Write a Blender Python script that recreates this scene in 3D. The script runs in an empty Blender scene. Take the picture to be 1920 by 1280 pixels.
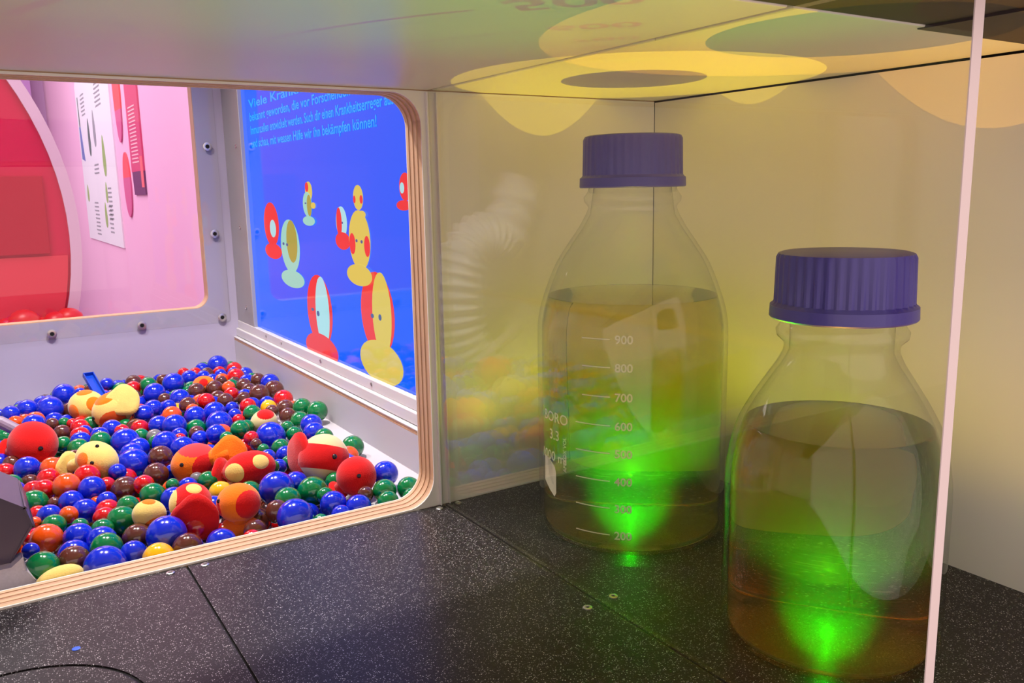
import bpy, bmesh, math, random
from mathutils import Vector, Matrix
from mathutils.geometry import tessellate_polygon
random.seed(7)
sc = bpy.context.scene
COL = sc.collection
S = 0.001                                   # all dimensions below are millimetres
# ------------------------------------------------------------------ camera
cam = bpy.data.cameras.new('camera'); co = bpy.data.objects.new('camera', cam); COL.objects.link(co)
cam.sensor_width = 36; cam.lens = 36 * 1595.2 / 1920; cam.clip_start = 0.01; cam.clip_end = 60
YAW, PITCH, ROLL = 0.56431, 0.18019, -0.01931
def basis():
    cy, sy, cp, sp = math.cos(YAW), math.sin(YAW), math.cos(PITCH), math.sin(PITCH)
    f = Vector((sy * cp, cy * cp, -sp)); r = Vector((cy, -sy, 0)); u = r.cross(f)
    return math.cos(ROLL) * r + math.sin(ROLL) * u, -math.sin(ROLL) * r + math.cos(ROLL) * u, f
_r, _u, _f = basis()
m = Matrix((_r, _u, -_f)).transposed().to_4x4(); m.translation = Vector((-384.19, -429.06, 184.88)) * S
co.matrix_world = m
sc.camera = co
# ------------------------------------------------------------------ view, world
sc.view_settings.view_transform = 'Standard'; sc.view_settings.look = 'None'
sc.view_settings.exposure = 0.0; sc.view_settings.gamma = 1.0; sc.view_settings.use_curve_mapping = False
w = bpy.data.worlds.new('world'); sc.world = w; w.use_nodes = True
w.node_tree.nodes['Background'].inputs[0].default_value = (0.58, 0.45, 0.42, 1)
w.node_tree.nodes['Background'].inputs[1].default_value = 1.0
cy_ = sc.cycles
cy_.max_bounces = 10; cy_.transmission_bounces = 8; cy_.transparent_max_bounces = 20; cy_.glossy_bounces = 4; cy_.diffuse_bounces = 3
cy_.volume_bounces = 0; cy_.sample_clamp_indirect = 4; cy_.caustics_refractive = False; cy_.caustics_reflective = False
cy_.use_denoising = True
# ------------------------------------------------------------------ lights
def light(name, kind, loc, energy, col, target=None, **kw):
    l = bpy.data.lights.new(name, kind); l.energy = energy; l.color = col
    for k, v in kw.items(): setattr(l, k, v)
    o = bpy.data.objects.new(name, l); COL.objects.link(o); o.location = Vector(loc) * S
    if target is not None:
        o.rotation_euler = (Vector(target) - Vector(loc)).to_track_quat('-Z', 'Y').to_euler()
    return o
# unseen broad fill added in front, standing in for the gallery's light
light('gallery_fill', 'AREA', (-900, -2300, 450), 62, (1.0, 0.83, 0.78), (-150, 0, 150), shape='RECTANGLE', size=7.0, size_y=3.6)
# lamps over the ball pit
light('pit_lamp', 'SPOT', (-235, 165, 510), 13, (1.0, 0.93, 0.90), (-250, 180, 0), spot_size=math.radians(100), spot_blend=0.5, shadow_soft_size=0.012)
light('pit_lamp', 'SPOT', (-390, 235, 520), 6.5, (1.0, 0.93, 0.92), (-260, 300, 0), spot_size=math.radians(100), spot_blend=0.5, shadow_soft_size=0.012)
# unseen fills added to brighten the neighbouring pink exhibition room
light('pink_room_fill', 'AREA', (-900, 2400, 1500), 42, (1.0, 0.86, 0.95), (0, 2200, 200), shape='RECTANGLE', size=1.5, size_y=1.5)
light('pink_room_fill', 'AREA', (-500, 800, 1300), 8, (1.0, 0.9, 0.95), (-500, 1200, 100), shape='RECTANGLE', size=0.6, size_y=0.4)

# ------------------------------------------------------------------ materials
def srgb(r, g, b):
    f = lambda c: (c / 255 / 12.92) if c / 255 <= 0.04045 else ((c / 255 + 0.055) / 1.055) ** 2.4
    return (f(r), f(g), f(b), 1)
MATS = {}
def mat(name, col, rough=0.5, spec=0.5, metal=0.0, coat=0.0, emit=None, es=0.0, sheen=0.0, noise=0.0, nscale=40.0, bump=0.0, bscale=300.0):
    if name in MATS: return MATS[name]
    M = bpy.data.materials.new(name); M.use_nodes = True; nt = M.node_tree; b = nt.nodes['Principled BSDF']
    b.inputs['Base Color'].default_value = col; b.inputs['Roughness'].default_value = rough
    b.inputs['Specular IOR Level'].default_value = spec; b.inputs['Metallic'].default_value = metal
    b.inputs['Coat Weight'].default_value = coat; b.inputs['Coat Roughness'].default_value = 0.06
    b.inputs['Sheen Weight'].default_value = sheen
    if emit: b.inputs['Emission Color'].default_value = emit; b.inputs['Emission Strength'].default_value = es
    if noise or bump:
        tc = nt.nodes.new('ShaderNodeTexCoord')
    if noise:
        n = nt.nodes.new('ShaderNodeTexNoise'); n.inputs['Scale'].default_value = nscale; n.inputs['Detail'].default_value = 4
        nt.links.new(tc.outputs['Object'], n.inputs['Vector'])
        mx = nt.nodes.new('ShaderNodeMix'); mx.data_type = 'RGBA'
        mx.inputs['A'].default_value = tuple(c * (1 - noise) for c in col[:3]) + (1,); mx.inputs['B'].default_value = tuple(min(1, c * (1 + noise)) for c in col[:3]) + (1,)
        nt.links.new(n.outputs['Fac'], mx.inputs['Factor']); nt.links.new(mx.outputs['Result'], b.inputs['Base Color'])
    if bump:
        n2 = nt.nodes.new('ShaderNodeTexNoise'); n2.inputs['Scale'].default_value = bscale; n2.inputs['Detail'].default_value = 3
        nt.links.new(tc.outputs['Object'], n2.inputs['Vector'])
        bp = nt.nodes.new('ShaderNodeBump'); bp.inputs['Strength'].default_value = bump; bp.inputs['Distance'].default_value = 0.001
        nt.links.new(n2.outputs['Fac'], bp.inputs['Height']); nt.links.new(bp.outputs['Normal'], b.inputs['Normal'])
    MATS[name] = M; return M
def two_sided_fresnel(nt, ior):
    """the same reflectance from either side of a thin surface"""
    fr = nt.nodes.new('ShaderNodeFresnel'); geo = nt.nodes.new('ShaderNodeNewGeometry')
    mr = nt.nodes.new('ShaderNodeMapRange'); mr.inputs[3].default_value = ior; mr.inputs[4].default_value = 1 / ior
    nt.links.new(geo.outputs['Backfacing'], mr.inputs[0]); nt.links.new(mr.outputs[0], fr.inputs[0])
    return fr
def clear(name, tint, ior=1.5, rough=0.0):
    """thin clear sheet: see-through, with fresnel reflections"""
    M = bpy.data.materials.new(name); M.use_nodes = True; nt = M.node_tree; nt.nodes.clear()
    o = nt.nodes.new('ShaderNodeOutputMaterial'); t = nt.nodes.new('ShaderNodeBsdfTransparent'); g = nt.nodes.new('ShaderNodeBsdfGlossy')
    t.inputs[0].default_value = tint; g.inputs['Roughness'].default_value = rough
    fr = two_sided_fresnel(nt, ior)
    mx = nt.nodes.new('ShaderNodeMixShader')
    nt.links.new(fr.outputs[0], mx.inputs[0]); nt.links.new(t.outputs[0], mx.inputs[1]); nt.links.new(g.outputs[0], mx.inputs[2])
    nt.links.new(mx.outputs[0], o.inputs[0]); MATS[name] = M; return M
def liquid_mat(name, level, absorb, adens, scat, sdens):
    """clear dyed water: refracting body, level surface on top, dye inside"""
    M = bpy.data.materials.new(name); M.use_nodes = True; nt = M.node_tree; nt.nodes.clear(); N = nt.nodes.new; L = nt.links.new
    o = N('ShaderNodeOutputMaterial'); gl = N('ShaderNodeBsdfGlass'); gl.inputs['IOR'].default_value = 1.33; gl.inputs['Roughness'].default_value = 0
    t = N('ShaderNodeBsdfTransparent'); g = N('ShaderNodeBsdfGlossy'); g.inputs['Roughness'].default_value = 0
    fr = two_sided_fresnel(nt, 1.33); m1 = N('ShaderNodeMixShader')
    L(fr.outputs[0], m1.inputs[0]); L(t.outputs[0], m1.inputs[1]); L(g.outputs[0], m1.inputs[2])
    tc = N('ShaderNodeTexCoord'); sx = N('ShaderNodeSeparateXYZ'); gt = N('ShaderNodeMath'); gt.operation = 'GREATER_THAN'; gt.inputs[1].default_value = (level - 0.15) * S
    L(tc.outputs['Object'], sx.inputs[0]); L(sx.outputs['Z'], gt.inputs[0])
    lt = N('ShaderNodeMath'); lt.operation = 'LESS_THAN'; lt.inputs[1].default_value = 1.4 * S; L(sx.outputs['Z'], lt.inputs[0])
    mxm = N('ShaderNodeMath'); mxm.operation = 'MAXIMUM'; L(gt.outputs[0], mxm.inputs[0]); L(lt.outputs[0], mxm.inputs[1])
    m2 = N('ShaderNodeMixShader'); m3 = N('ShaderNodeMixShader'); m3.inputs[0].default_value = 0.11; L(gl.outputs[0], m3.inputs[1]); L(t.outputs[0], m3.inputs[2])
    L(mxm.outputs[0], m2.inputs[0]); L(m3.outputs[0], m2.inputs[1]); L(m1.outputs[0], m2.inputs[2])
    L(m2.outputs[0], o.inputs['Surface'])
    va = N('ShaderNodeVolumeAbsorption'); va.inputs[0].default_value = absorb; va.inputs[1].default_value = adens
    vs = N('ShaderNodeVolumeScatter'); vs.inputs[0].default_value = scat; vs.inputs[1].default_value = sdens
    ad = N('ShaderNodeAddShader'); L(va.outputs[0], ad.inputs[0]); L(vs.outputs[0], ad.inputs[1]); L(ad.outputs[0], o.inputs['Volume'])
    MATS[name] = M; return M
def floor_mat():
    M = bpy.data.materials.new('speckled_black_laminate'); M.use_nodes = True; nt = M.node_tree; b = nt.nodes['Principled BSDF']; N = nt.nodes.new; L = nt.links.new
    tc = N('ShaderNodeTexCoord'); geo = N('ShaderNodeNewGeometry')
    v = N('ShaderNodeTexVoronoi'); v.inputs['Scale'].default_value = 1400; L(geo.outputs['Position'], v.inputs['Vector'])
    sp = N('ShaderNodeSeparateColor'); L(v.outputs['Color'], sp.inputs[0])
    rm = N('ShaderNodeMapRange'); rm.inputs[1].default_value = 0.25; rm.inputs[2].default_value = 1.0; L(sp.outputs[0], rm.inputs[0])
    dm = N('ShaderNodeMapRange'); dm.inputs[1].default_value = 0.45; dm.inputs[2].default_value = 0.2; L(v.outputs['Distance'], dm.inputs[0])
    mu = N('ShaderNodeMath'); mu.operation = 'MULTIPLY'; L(rm.outputs[0], mu.inputs[0]); L(dm.outputs[0], mu.inputs[1])
    pw = N('ShaderNodeMath'); pw.operation = 'POWER'; pw.inputs[1].default_value = 2.0; L(mu.outputs[0], pw.inputs[0])
    mx = N('ShaderNodeMix'); mx.data_type = 'RGBA'; mx.inputs['A'].default_value = (0.014, 0.011, 0.012, 1); mx.inputs['B'].default_value = (0.95, 0.93, 0.92, 1)
    L(pw.outputs[0], mx.inputs['Factor']); L(mx.outputs['Result'], b.inputs['Base Color'])
    b.inputs['Roughness'].default_value = 0.32; b.inputs['Specular IOR Level'].default_value = 0.27
    n = N('ShaderNodeTexNoise'); n.inputs['Scale'].default_value = 1100; L(geo.outputs['Position'], n.inputs['Vector'])
    bp = N('ShaderNodeBump'); bp.inputs['Strength'].default_value = 0.25; bp.inputs['Distance'].default_value = 0.0004; L(n.outputs['Fac'], bp.inputs['Height']); L(bp.outputs['Normal'], b.inputs['Normal'])
    MATS['floor'] = M; return M
def wood_mat(name, c1, c2, sx, sz):
    M = bpy.data.materials.new(name); M.use_nodes = True; nt = M.node_tree; b = nt.nodes['Principled BSDF']; N = nt.nodes.new; L = nt.links.new
    geo = N('ShaderNodeNewGeometry'); mp = N('ShaderNodeMapping'); mp.inputs['Scale'].default_value = (sx, 900, sz); L(geo.outputs['Position'], mp.inputs['Vector'])
    n = N('ShaderNodeTexNoise'); n.inputs['Scale'].default_value = 1; n.inputs['Detail'].default_value = 5; L(mp.outputs[0], n.inputs['Vector'])
    cr = N('ShaderNodeValToRGB'); cr.color_ramp.elements[0].position = 0.3; cr.color_ramp.elements[1].position = 0.7
    cr.color_ramp.elements[0].color = c1; cr.color_ramp.elements[1].color = c2
    L(n.outputs['Fac'], cr.inputs[0]); L(cr.outputs[0], b.inputs['Base Color']); b.inputs['Roughness'].default_value = 0.55
    MATS[name] = M; return M
white = mat('white_laminate', srgb(232, 226, 218), 0.32, 0.4, noise=0.02, nscale=8)
white_gloss = mat('white_gloss_laminate', srgb(232, 226, 218), 0.34, 0.35, noise=0.02, nscale=8)
pit_white = mat('pit_white', srgb(198, 193, 198), 0.4, 0.4, noise=0.02, nscale=9)
floor_m = floor_mat()
ply_a = wood_mat('ply_light', srgb(198, 158, 122), srgb(216, 178, 142), 40, 40)
ply_b = wood_mat('ply_dark', srgb(178, 136, 106), srgb(202, 162, 128), 40, 40)
steel = mat('screw_steel', (0.62, 0.6, 0.58, 1), 0.28, 0.5, 1.0)
dark = mat('dark_recess', (0.01, 0.009, 0.009, 1), 0.8, 0.2)
fascia_m = mat('dark_fascia', srgb(62, 50, 50), 0.6, 0.3, noise=0.15, nscale=30)
alu = mat('satin_aluminium', srgb(176, 172, 168), 0.3, 0.5, 0.35, noise=0.04, nscale=25)
rail_m = mat('white_enamel_rail', srgb(226, 222, 220), 0.22, 0.5)
pane_m = clear('clear_acrylic', (0.985, 0.985, 0.975, 1), 1.4)
pane_edge = mat('acrylic_edge', srgb(240, 222, 222), 0.4, 0.4)
glass_m = clear('bottle_glass', (0.96, 0.975, 0.96, 1), 1.53)
glass_in = clear('bottle_glass_inside', (0.99, 0.99, 0.985, 1), 1.2)
cap_m = mat('violet_blue_cap', srgb(68, 58, 148), 0.42, 0.4, noise=0.04, nscale=60)
print_m = mat('white_enamel_print', srgb(228, 226, 190), 0.6, 0.2)
# ------------------------------------------------------------------ helpers
def tag(o, label, cat, group=None, kind=None):
    if label: o['label'] = label
    if cat: o['category'] = cat
    if group: o['group'] = group
    if kind: o['kind'] = kind
    return o
def thing(name, loc, label, cat, group=None, kind=None):
    o = bpy.data.objects.new(name, None); COL.objects.link(o); o.location = Vector(loc) * S; o.empty_display_size = 0.01
    return tag(o, label, cat, group, kind)
def origin(p):
    v = Vector((0, 0, 0))
    while p is not None: v = v + Vector(p.location) / S; p = p.parent
    return v
def obj(name, vf, m, parent=None, smooth=False, at=(0, 0, 0), mi=None, sharp=None):
    V, F = vf; o0 = origin(parent) + Vector(at)
    me = bpy.data.meshes.new(name); me.from_pydata([((x - o0.x) * S, (y - o0.y) * S, (z - o0.z) * S) for x, y, z in V], [], F)
    for mm in (m if isinstance(m, (list, tuple)) else [m]): me.materials.append(mm)
    if mi: me.polygons.foreach_set('material_index', mi)
    me.update()
    bm = bmesh.new(); bm.from_mesh(me); bmesh.ops.recalc_face_normals(bm, faces=bm.faces); bm.to_mesh(me); bm.free()
    if smooth:
        me.polygons.foreach_set('use_smooth', [True] * len(me.polygons))
        if sharp: me.set_sharp_from_angle(angle=math.radians(sharp))
    o = bpy.data.objects.new(name, me); COL.objects.link(o); o.parent = parent; o.location = Vector(at) * S
    return o
def join(*vfs):
    V, F = [], []
    for v, f in vfs:
        n = len(V); V += list(v); F += [tuple(i + n for i in q) for q in f]
    return V, F
def box(x0, x1, y0, y1, z0, z1, c=0.0):
    if c == 0:
        V = [(x, y, z) for x in (x0, x1) for y in (y0, y1) for z in (z0, z1)]
        return V, [(0, 1, 3, 2), (4, 6, 7, 5), (0, 4, 5, 1), (2, 3, 7, 6), (0, 2, 6, 4), (1, 5, 7, 3)]
    bm = bmesh.new(); bmesh.ops.create_cube(bm, size=1)
    for v in bm.verts: v.co = Vector(((x0 + x1) / 2 + v.co.x * (x1 - x0), (y0 + y1) / 2 + v.co.y * (y1 - y0), (z0 + z1) / 2 + v.co.z * (z1 - z0)))
    bmesh.ops.bevel(bm, geom=bm.edges[:], offset=c, segments=2, affect='EDGES', profile=0.5)
    r = [tuple(v.co) for v in bm.verts], [tuple(v.index for v in f.verts) for f in bm.faces]
    bm.free(); return r
def rrect(x0, x1, z0, z1, r, n=10):
    P = []
    for cx, cz, a in ((x1 - r, z1 - r, 0), (x0 + r, z1 - r, 90), (x0 + r, z0 + r, 180), (x1 - r, z0 + r, 270)):
        for i in range(n + 1):
            t = math.radians(a + 90 * i / n); P.append((cx + r * math.cos(t), cz + r * math.sin(t)))
    return P
def slab_hole(outer, inner, y0, y1):
    """plate in the xz plane with a hole, from y0 to y1"""
    pts = outer + (inner or []); n = len(pts); no = len(outer)
    loops = [[Vector((x, z, 0)) for x, z in outer]] + ([[Vector((x, z, 0)) for x, z in inner]] if inner else [])
    tri = tessellate_polygon(loops)
    V = [(x, y0, z) for x, z in pts] + [(x, y1, z) for x, z in pts]
    F = [tuple(t) for t in tri] + [tuple(i + n for i in t) for t in tri]
    for a, b in ((0, no), (no, n)):
        k = b - a
        F += [(a + i, a + (i + 1) % k, n + a + (i + 1) % k, n + a + i) for i in range(k)]
    return V, F
def prism_x(poly, x0, x1):                    # polygon in (y,z), extruded in x
    V, F = slab_hole(poly, None, x0, x1); return [(y, x, z) for x, y, z in V], F
def lathe(prof, cx, cy, n=72, rib=None, z0=0):
    V, F = [], []
    for k, (r, z) in enumerate(prof):
        for i in range(n):
            a = 2 * math.pi * i / n; rr = r
            if rib and rib[0] <= k <= rib[1]: rr = r - rib[2] * (1 if i % rib[3] < rib[3] / 2 else 0)
            V.append((cx + rr * math.cos(a), cy + rr * math.sin(a), z0 + z))
    for k in range(len(prof) - 1):
        for i in range(n):
            j = (i + 1) % n; F.append((k * n + i, k * n + j, (k + 1) * n + j, (k + 1) * n + i))
    if prof[0][0] > 0: F.append(tuple(range(n - 1, -1, -1)))
    if prof[-1][0] > 0: F.append(tuple((len(prof) - 1) * n + i for i in range(n)))
    return V, F
def ellipsoid(c, ax, n=24, k=14):
    """ax: three half-axis vectors"""
    c = Vector(c); A, B_, C_ = (Vector(a) for a in ax); V = [tuple(c + A)]
    for j in range(1, k):
        t = math.pi * j / k
        for i in range(n):
            f = 2 * math.pi * i / n; V.append(tuple(c + A * math.cos(t) + (B_ * math.cos(f) + C_ * math.sin(f)) * math.sin(t)))
    V.append(tuple(c - A)); F = [(0, 1 + i, 1 + (i + 1) % n) for i in range(n)]
    for j in range(k - 2):
        for i in range(n):
            a = 1 + j * n; F.append((a + i, a + n + i, a + n + (i + 1) % n, a + (i + 1) % n))
    e = len(V) - 1; a = 1 + (k - 2) * n
    F += [(e, a + (i + 1) % n, a + i) for i in range(n)]
    return V, F
def sphere(c, r, n=16, k=10): return ellipsoid(c, ((0, 0, r), (r, 0, 0), (0, r, 0)), n, k)
def frame_of(N, up=(0, 0, 1)):
    N = Vector(N).normalized(); U = Vector(up)
    if abs(N.dot(U)) > 0.97: U = Vector((0, 1, 0))
    T = (U - N * N.dot(U)).normalized(); return N, T, N.cross(T)
def disc(c, N, r, h, n=20, bev=0.3):
    N, T, Q = frame_of(N); c = Vector(c); V, F = [], []
    prof = ((r, 0), (r, h * (1 - bev)), (r * 0.86, h))
    for rr, d in prof:
        for i in range(n):
            a = 2 * math.pi * i / n; V.append(tuple(c + N * d + (T * math.cos(a) + Q * math.sin(a)) * rr))
    for k in range(2):
        for i in range(n): F.append((k * n + i, k * n + (i + 1) % n, (k + 1) * n + (i + 1) % n, (k + 1) * n + i))
    F += [tuple(range(n - 1, -1, -1)), tuple(2 * n + i for i in range(n))]
    return V, F
def tube(pts, rad, n=14, cap=True):
    P = [Vector(q) for q in pts]; V, F = [], []; T = None
    for k, q in enumerate(P):
        d = (P[min(k + 1, len(P) - 1)] - P[max(k - 1, 0)]).normalized()
        if T is None: _, T, _ = frame_of(d)
        T = (T - d * T.dot(d)).normalized(); Q = d.cross(T); r = rad(k) if callable(rad) else rad
        for i in range(n):
            a = 2 * math.pi * i / n; V.append(tuple(q + (T * math.cos(a) + Q * math.sin(a)) * r))
    for k in range(len(P) - 1):
        for i in range(n): F.append((k * n + i, k * n + (i + 1) % n, (k + 1) * n + (i + 1) % n, (k + 1) * n + i))
    if cap: F += [tuple(range(n - 1, -1, -1)), tuple((len(P) - 1) * n + i for i in range(n))]
    return V, F
def text_vf(s, size, align='LEFT', width=None, bold=0.0):
    c = bpy.data.curves.new('t', 'FONT'); c.body = s; c.size = size; c.align_x = align; c.offset = bold; c.resolution_u = 3
    o = bpy.data.objects.new('t', c); COL.objects.link(o); bpy.context.view_layer.update()
    me = bpy.data.meshes.new_from_object(o.evaluated_get(bpy.context.evaluated_depsgraph_get()))
    V = [tuple(v.co) for v in me.vertices]; F = [tuple(p.vertices) for p in me.polygons]
    bpy.data.objects.remove(o); bpy.data.curves.remove(c); bpy.data.meshes.remove(me)
    if width and V:
        mx = max(v[0] for v in V); V = [(v[0] * width / mx, v[1], v[2]) for v in V]
    return V, F
def screw(c, N, parent, r=2.4):
    N, T, Q = frame_of(N); c = Vector(c); n = 18
    V, F = [], []
    for rr, d in ((r, 0), (r, 0.35), (r * 0.8, 0.6), (r * 0.5, 0.6), (r * 0.42, -0.1)):
        for i in range(n):
            a = 2 * math.pi * i / n; V.append(tuple(c + N * d + (T * math.cos(a) + Q * math.sin(a)) * rr))
    for k in range(4):
        for i in range(n): F.append((k * n + i, k * n + (i + 1) % n, (k + 1) * n + (i + 1) % n, (k + 1) * n + i))
    s = obj('screw', (V, F), steel, parent, True, at=tuple(c - origin(parent)), sharp=35)
    obj('socket', disc(c + N * 0.05, N, r * 0.46, 0.1, 6), dark, s)
    return s
# ------------------------------------------------------------------ positions, mm
BALLS="b-172.4,498.4,1.8,10.8;r-160.9,475.9,-0.6,8.2;r-170.5,432.4,0.6,8.8;b-179.7,456.6,-0.4,6.2;r-209.4,489.3,-0.7,6.3;b-211.1,454.2,0.9,8.1;b-231.0,430.1,2.7,10.4;n-236.3,454.8,2.2,6.0;g-252.1,440.7,2.3,7.8;b-196.7,457.8,-0.4,6.8;n-188.0,420.1,1.1,5.3;n-174.9,387.1,0.1,7.7;n-218.3,389.7,0.7,8.2;n-201.9,389.1,1.0,8.2;o-191.2,379.4,2.6,6.3;r-196.3,349.9,2.7,6.7;b-253.8,398.3,2.3,9.9;b-285.2,470.0,2.2,6.5;b-324.6,445.7,2.2,10.5;b-310.3,457.0,-0.2,5.1;b-339.8,399.8,1.0,11.1;b-356.6,410.4,0.8,8.8;b-369.8,392.8,2.6,7.4;b-377.4,401.9,1.8,4.6;o-353.6,359.3,1.6,7.7;o-367.7,371.8,-0.7,6.1;b-355.6,342.5,1.8,9.2;n-343.1,335.4,2.4,5.2;g-334.1,341.6,0.6,4.6;r-264.7,448.1,-0.6,7.1;b-237.6,368.1,0.9,9.1;n-248.5,380.8,-0.6,6.1;n-238.5,330.3,2.7,7.5;r-221.9,336.6,2.5,7.7;b-264.7,343.2,1.1,8.1;b-251.2,348.5,-0.3,6.5;o-257.0,303.6,2.6,8.0;o-237.6,316.8,1.3,5.7;n-207.2,328.3,2.5,7.1;r-195.8,297.3,2.4,7.1;n-190.0,331.6,1.1,6.6;b-207.4,305.6,0.7,5.8;b-212.1,278.7,1.4,5.6;b-222.9,302.2,-0.3,9.7;b-240.3,295.1,0.6,9.1;b-274.5,330.2,0.8,8.1;g-199.8,270.9,2.3,7.4;b-228.2,265.0,-0.8,10.8;r-211.9,267.8,-0.8,5.3;g-222.6,222.7,3.7,7.4;g-214.7,233.1,2.0,5.8;b-261.7,269.1,2.2,9.6;b-271.1,284.0,1.0,8.1;r-284.1,291.4,-0.8,7.0;r-299.5,275.0,3.0,5.7;b-303.7,298.7,-0.2,8.0;r-325.0,315.3,0.6,7.5;r-327.6,289.4,0.7,7.4;b-323.1,301.8,0.2,5.8;n-338.3,311.0,0.1,6.5;r-328.8,334.6,0.8,4.2;b-314.9,277.3,1.9,6.7;b-301.4,246.3,1.9,10.5;g-288.5,260.4,0.8,6.2;g-317.0,255.8,2.8,7.8;g-340.1,282.3,-1.7,6.3;g-331.9,259.2,-1.0,7.9;b-328.8,274.4,0.4,7.6;k-280.1,250.5,1.2,6.1;g-280.9,238.2,0.2,6.2;b-277.4,223.1,2.3,9.4;b-262.8,247.0,0.1,6.2;r-264.6,236.0,-0.1,4.9;n-250.3,245.1,-0.1,6.2;b-250.8,232.2,-1.2,6.7;b-240.7,223.0,3.0,7.6;b-269.4,201.9,2.6,8.7;g-236.6,207.8,2.8,5.2;b-295.0,228.8,0.5,7.9;n-287.7,183.9,3.8,8.4;b-301.9,213.8,0.6,8.6;b-304.3,193.3,-0.8,11.3;b-317.4,170.6,2.9,5.8;n-296.6,151.8,2.1,8.1;b-284.9,161.3,0.3,4.3;b-367.3,218.2,1.9,8.6;o-353.2,206.2,2.9,7.7;r-380.2,226.1,-0.6,6.8;g-377.9,199.7,-1.8,7.0;n-367.0,205.4,-3.9,5.5;r-356.8,187.6,1.0,7.5;r-366.3,175.3,-1.1,6.7;r-361.1,163.4,1.8,6.9;o-348.9,154.8,4.4,8.4;r-335.6,169.1,3.8,8.3;b-335.7,145.2,2.7,8.2;r-325.6,161.1,-1.9,5.7;b-377.6,184.6,-3.3,8.4;g-367.8,150.3,-1.4,8.4;n-357.1,144.1,-1.9,4.3;b-348.5,136.8,-0.7,7.4;n-317.1,142.0,-1.2,8.9;r-307.3,131.2,3.5,6.4;g-305.1,116.3,0.5,7.9;o-291.9,130.4,-1.8,5.3;b-282.6,123.4,-0.8,6.3;g-269.5,126.4,-0.3,6.5;k-274.4,136.3,-0.8,4.6;g-292.1,121.1,3.3,4.2;b-295.3,104.4,-0.2,7.5;y-268.0,99.9,-0.8,7.4;b-329.9,127.5,-1.0,5.9;o-335.1,134.9,-3.0,3.7;g-321.1,103.6,1.2,6.5;r-331.0,114.9,-3.2,7.1;r-334.4,102.3,-2.9,6.7;g-326.8,90.2,-1.9,8.4;b-361.9,115.5,0.4,6.9;o-352.4,108.0,1.5,5.3;b-342.7,123.4,-3.7,7.9;g-360.9,99.7,-0.6,6.8;g-348.5,90.0,-0.3,4.7;o-365.8,85.0,-2.3,8.8;b-350.7,77.6,-2.2,8.1;r-374.1,94.2,-2.7,3.6;o-369.7,103.5,2.6,3.2;g-337.9,82.0,-2.1,6.2;b-340.3,66.4,-2.8,8.1;g-339.9,50.2,-1.3,8.4;n-322.6,64.9,-5.1,8.2;b-309.4,51.2,-2.0,11.1;b-354.9,61.8,-5.5,8.2;n-356.1,46.6,-2.9,8.0;b-343.2,31.5,-3.5,10.6;b-328.4,40.7,-3.8,7.0;y-317.8,29.3,-4.9,8.3;n-302.0,33.7,-4.6,8.1;b-282.3,43.7,-10.4,8.3;g-370.6,42.5,-0.8,8.0;b-374.5,65.1,0.6,4.4;n-159.2,393.9,2.6,7.2;b-151.8,379.2,1.6,9.1;n-158.4,345.0,1.9,9.3;n-174.7,336.1,2.2,9.3;r-161.5,307.7,1.0,8.8;y-179.2,293.5,-0.6,7.0;n-169.3,278.3,-0.2,8.1;n-184.4,266.3,2.5,5.8;g-159.3,263.5,2.6,8.2;g-152.9,243.6,2.7,8.7;n-175.7,251.2,0.3,7.3;g-173.8,226.4,1.6,7.8;b-171.0,207.3,2.2,8.7;b-176.3,186.3,1.6,8.4;g-189.1,211.0,2.3,5.4;g-188.9,195.9,0.4,6.2;b-206.5,197.7,1.0,11.5;g-209.5,163.6,1.7,6.6;b-210.6,149.7,0.1,6.6;r-222.4,192.4,4.0,5.6;n-222.4,180.6,2.4,4.4;g-219.5,172.7,-0.2,4.4;b-224.6,143.6,2.9,5.4;g-227.9,124.0,1.6,5.0;b-221.2,131.6,-1.8,5.7;g-212.7,137.5,-1.7,4.7;g-175.6,166.3,2.6,7.2;g-163.3,140.9,-0.5,8.4;b-180.7,101.1,2.9,4.1;b-171.0,65.8,1.7,8.5;g-181.9,42.8,-0.8,7.5;g-167.0,39.3,-1.2,7.4;g-170.8,26.8,-2.2,5.8;g-186.5,27.6,-2.0,6.6;b-238.8,78.6,2.0,11.0;b-223.2,88.9,-0.8,7.9;g-237.9,59.7,0.2,8.1;g-218.8,70.1,-1.5,9.6;g-215.9,55.4,-0.3,5.3;b-215.8,42.1,-1.7,8.1;b-203.9,31.7,-3.2,7.9;n-194.4,43.6,-0.5,5.1;n-248.0,48.4,-1.1,7.1;b-216.8,26.9,-3.3,5.9;b-242.7,31.6,-0.1,10.6;g-228.6,29.6,-5.6,4.7;n-264.4,37.7,-5.5,6.7;r-269.4,26.6,-5.5,5.6;b-285.1,28.9,-4.4,7.9"
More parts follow.
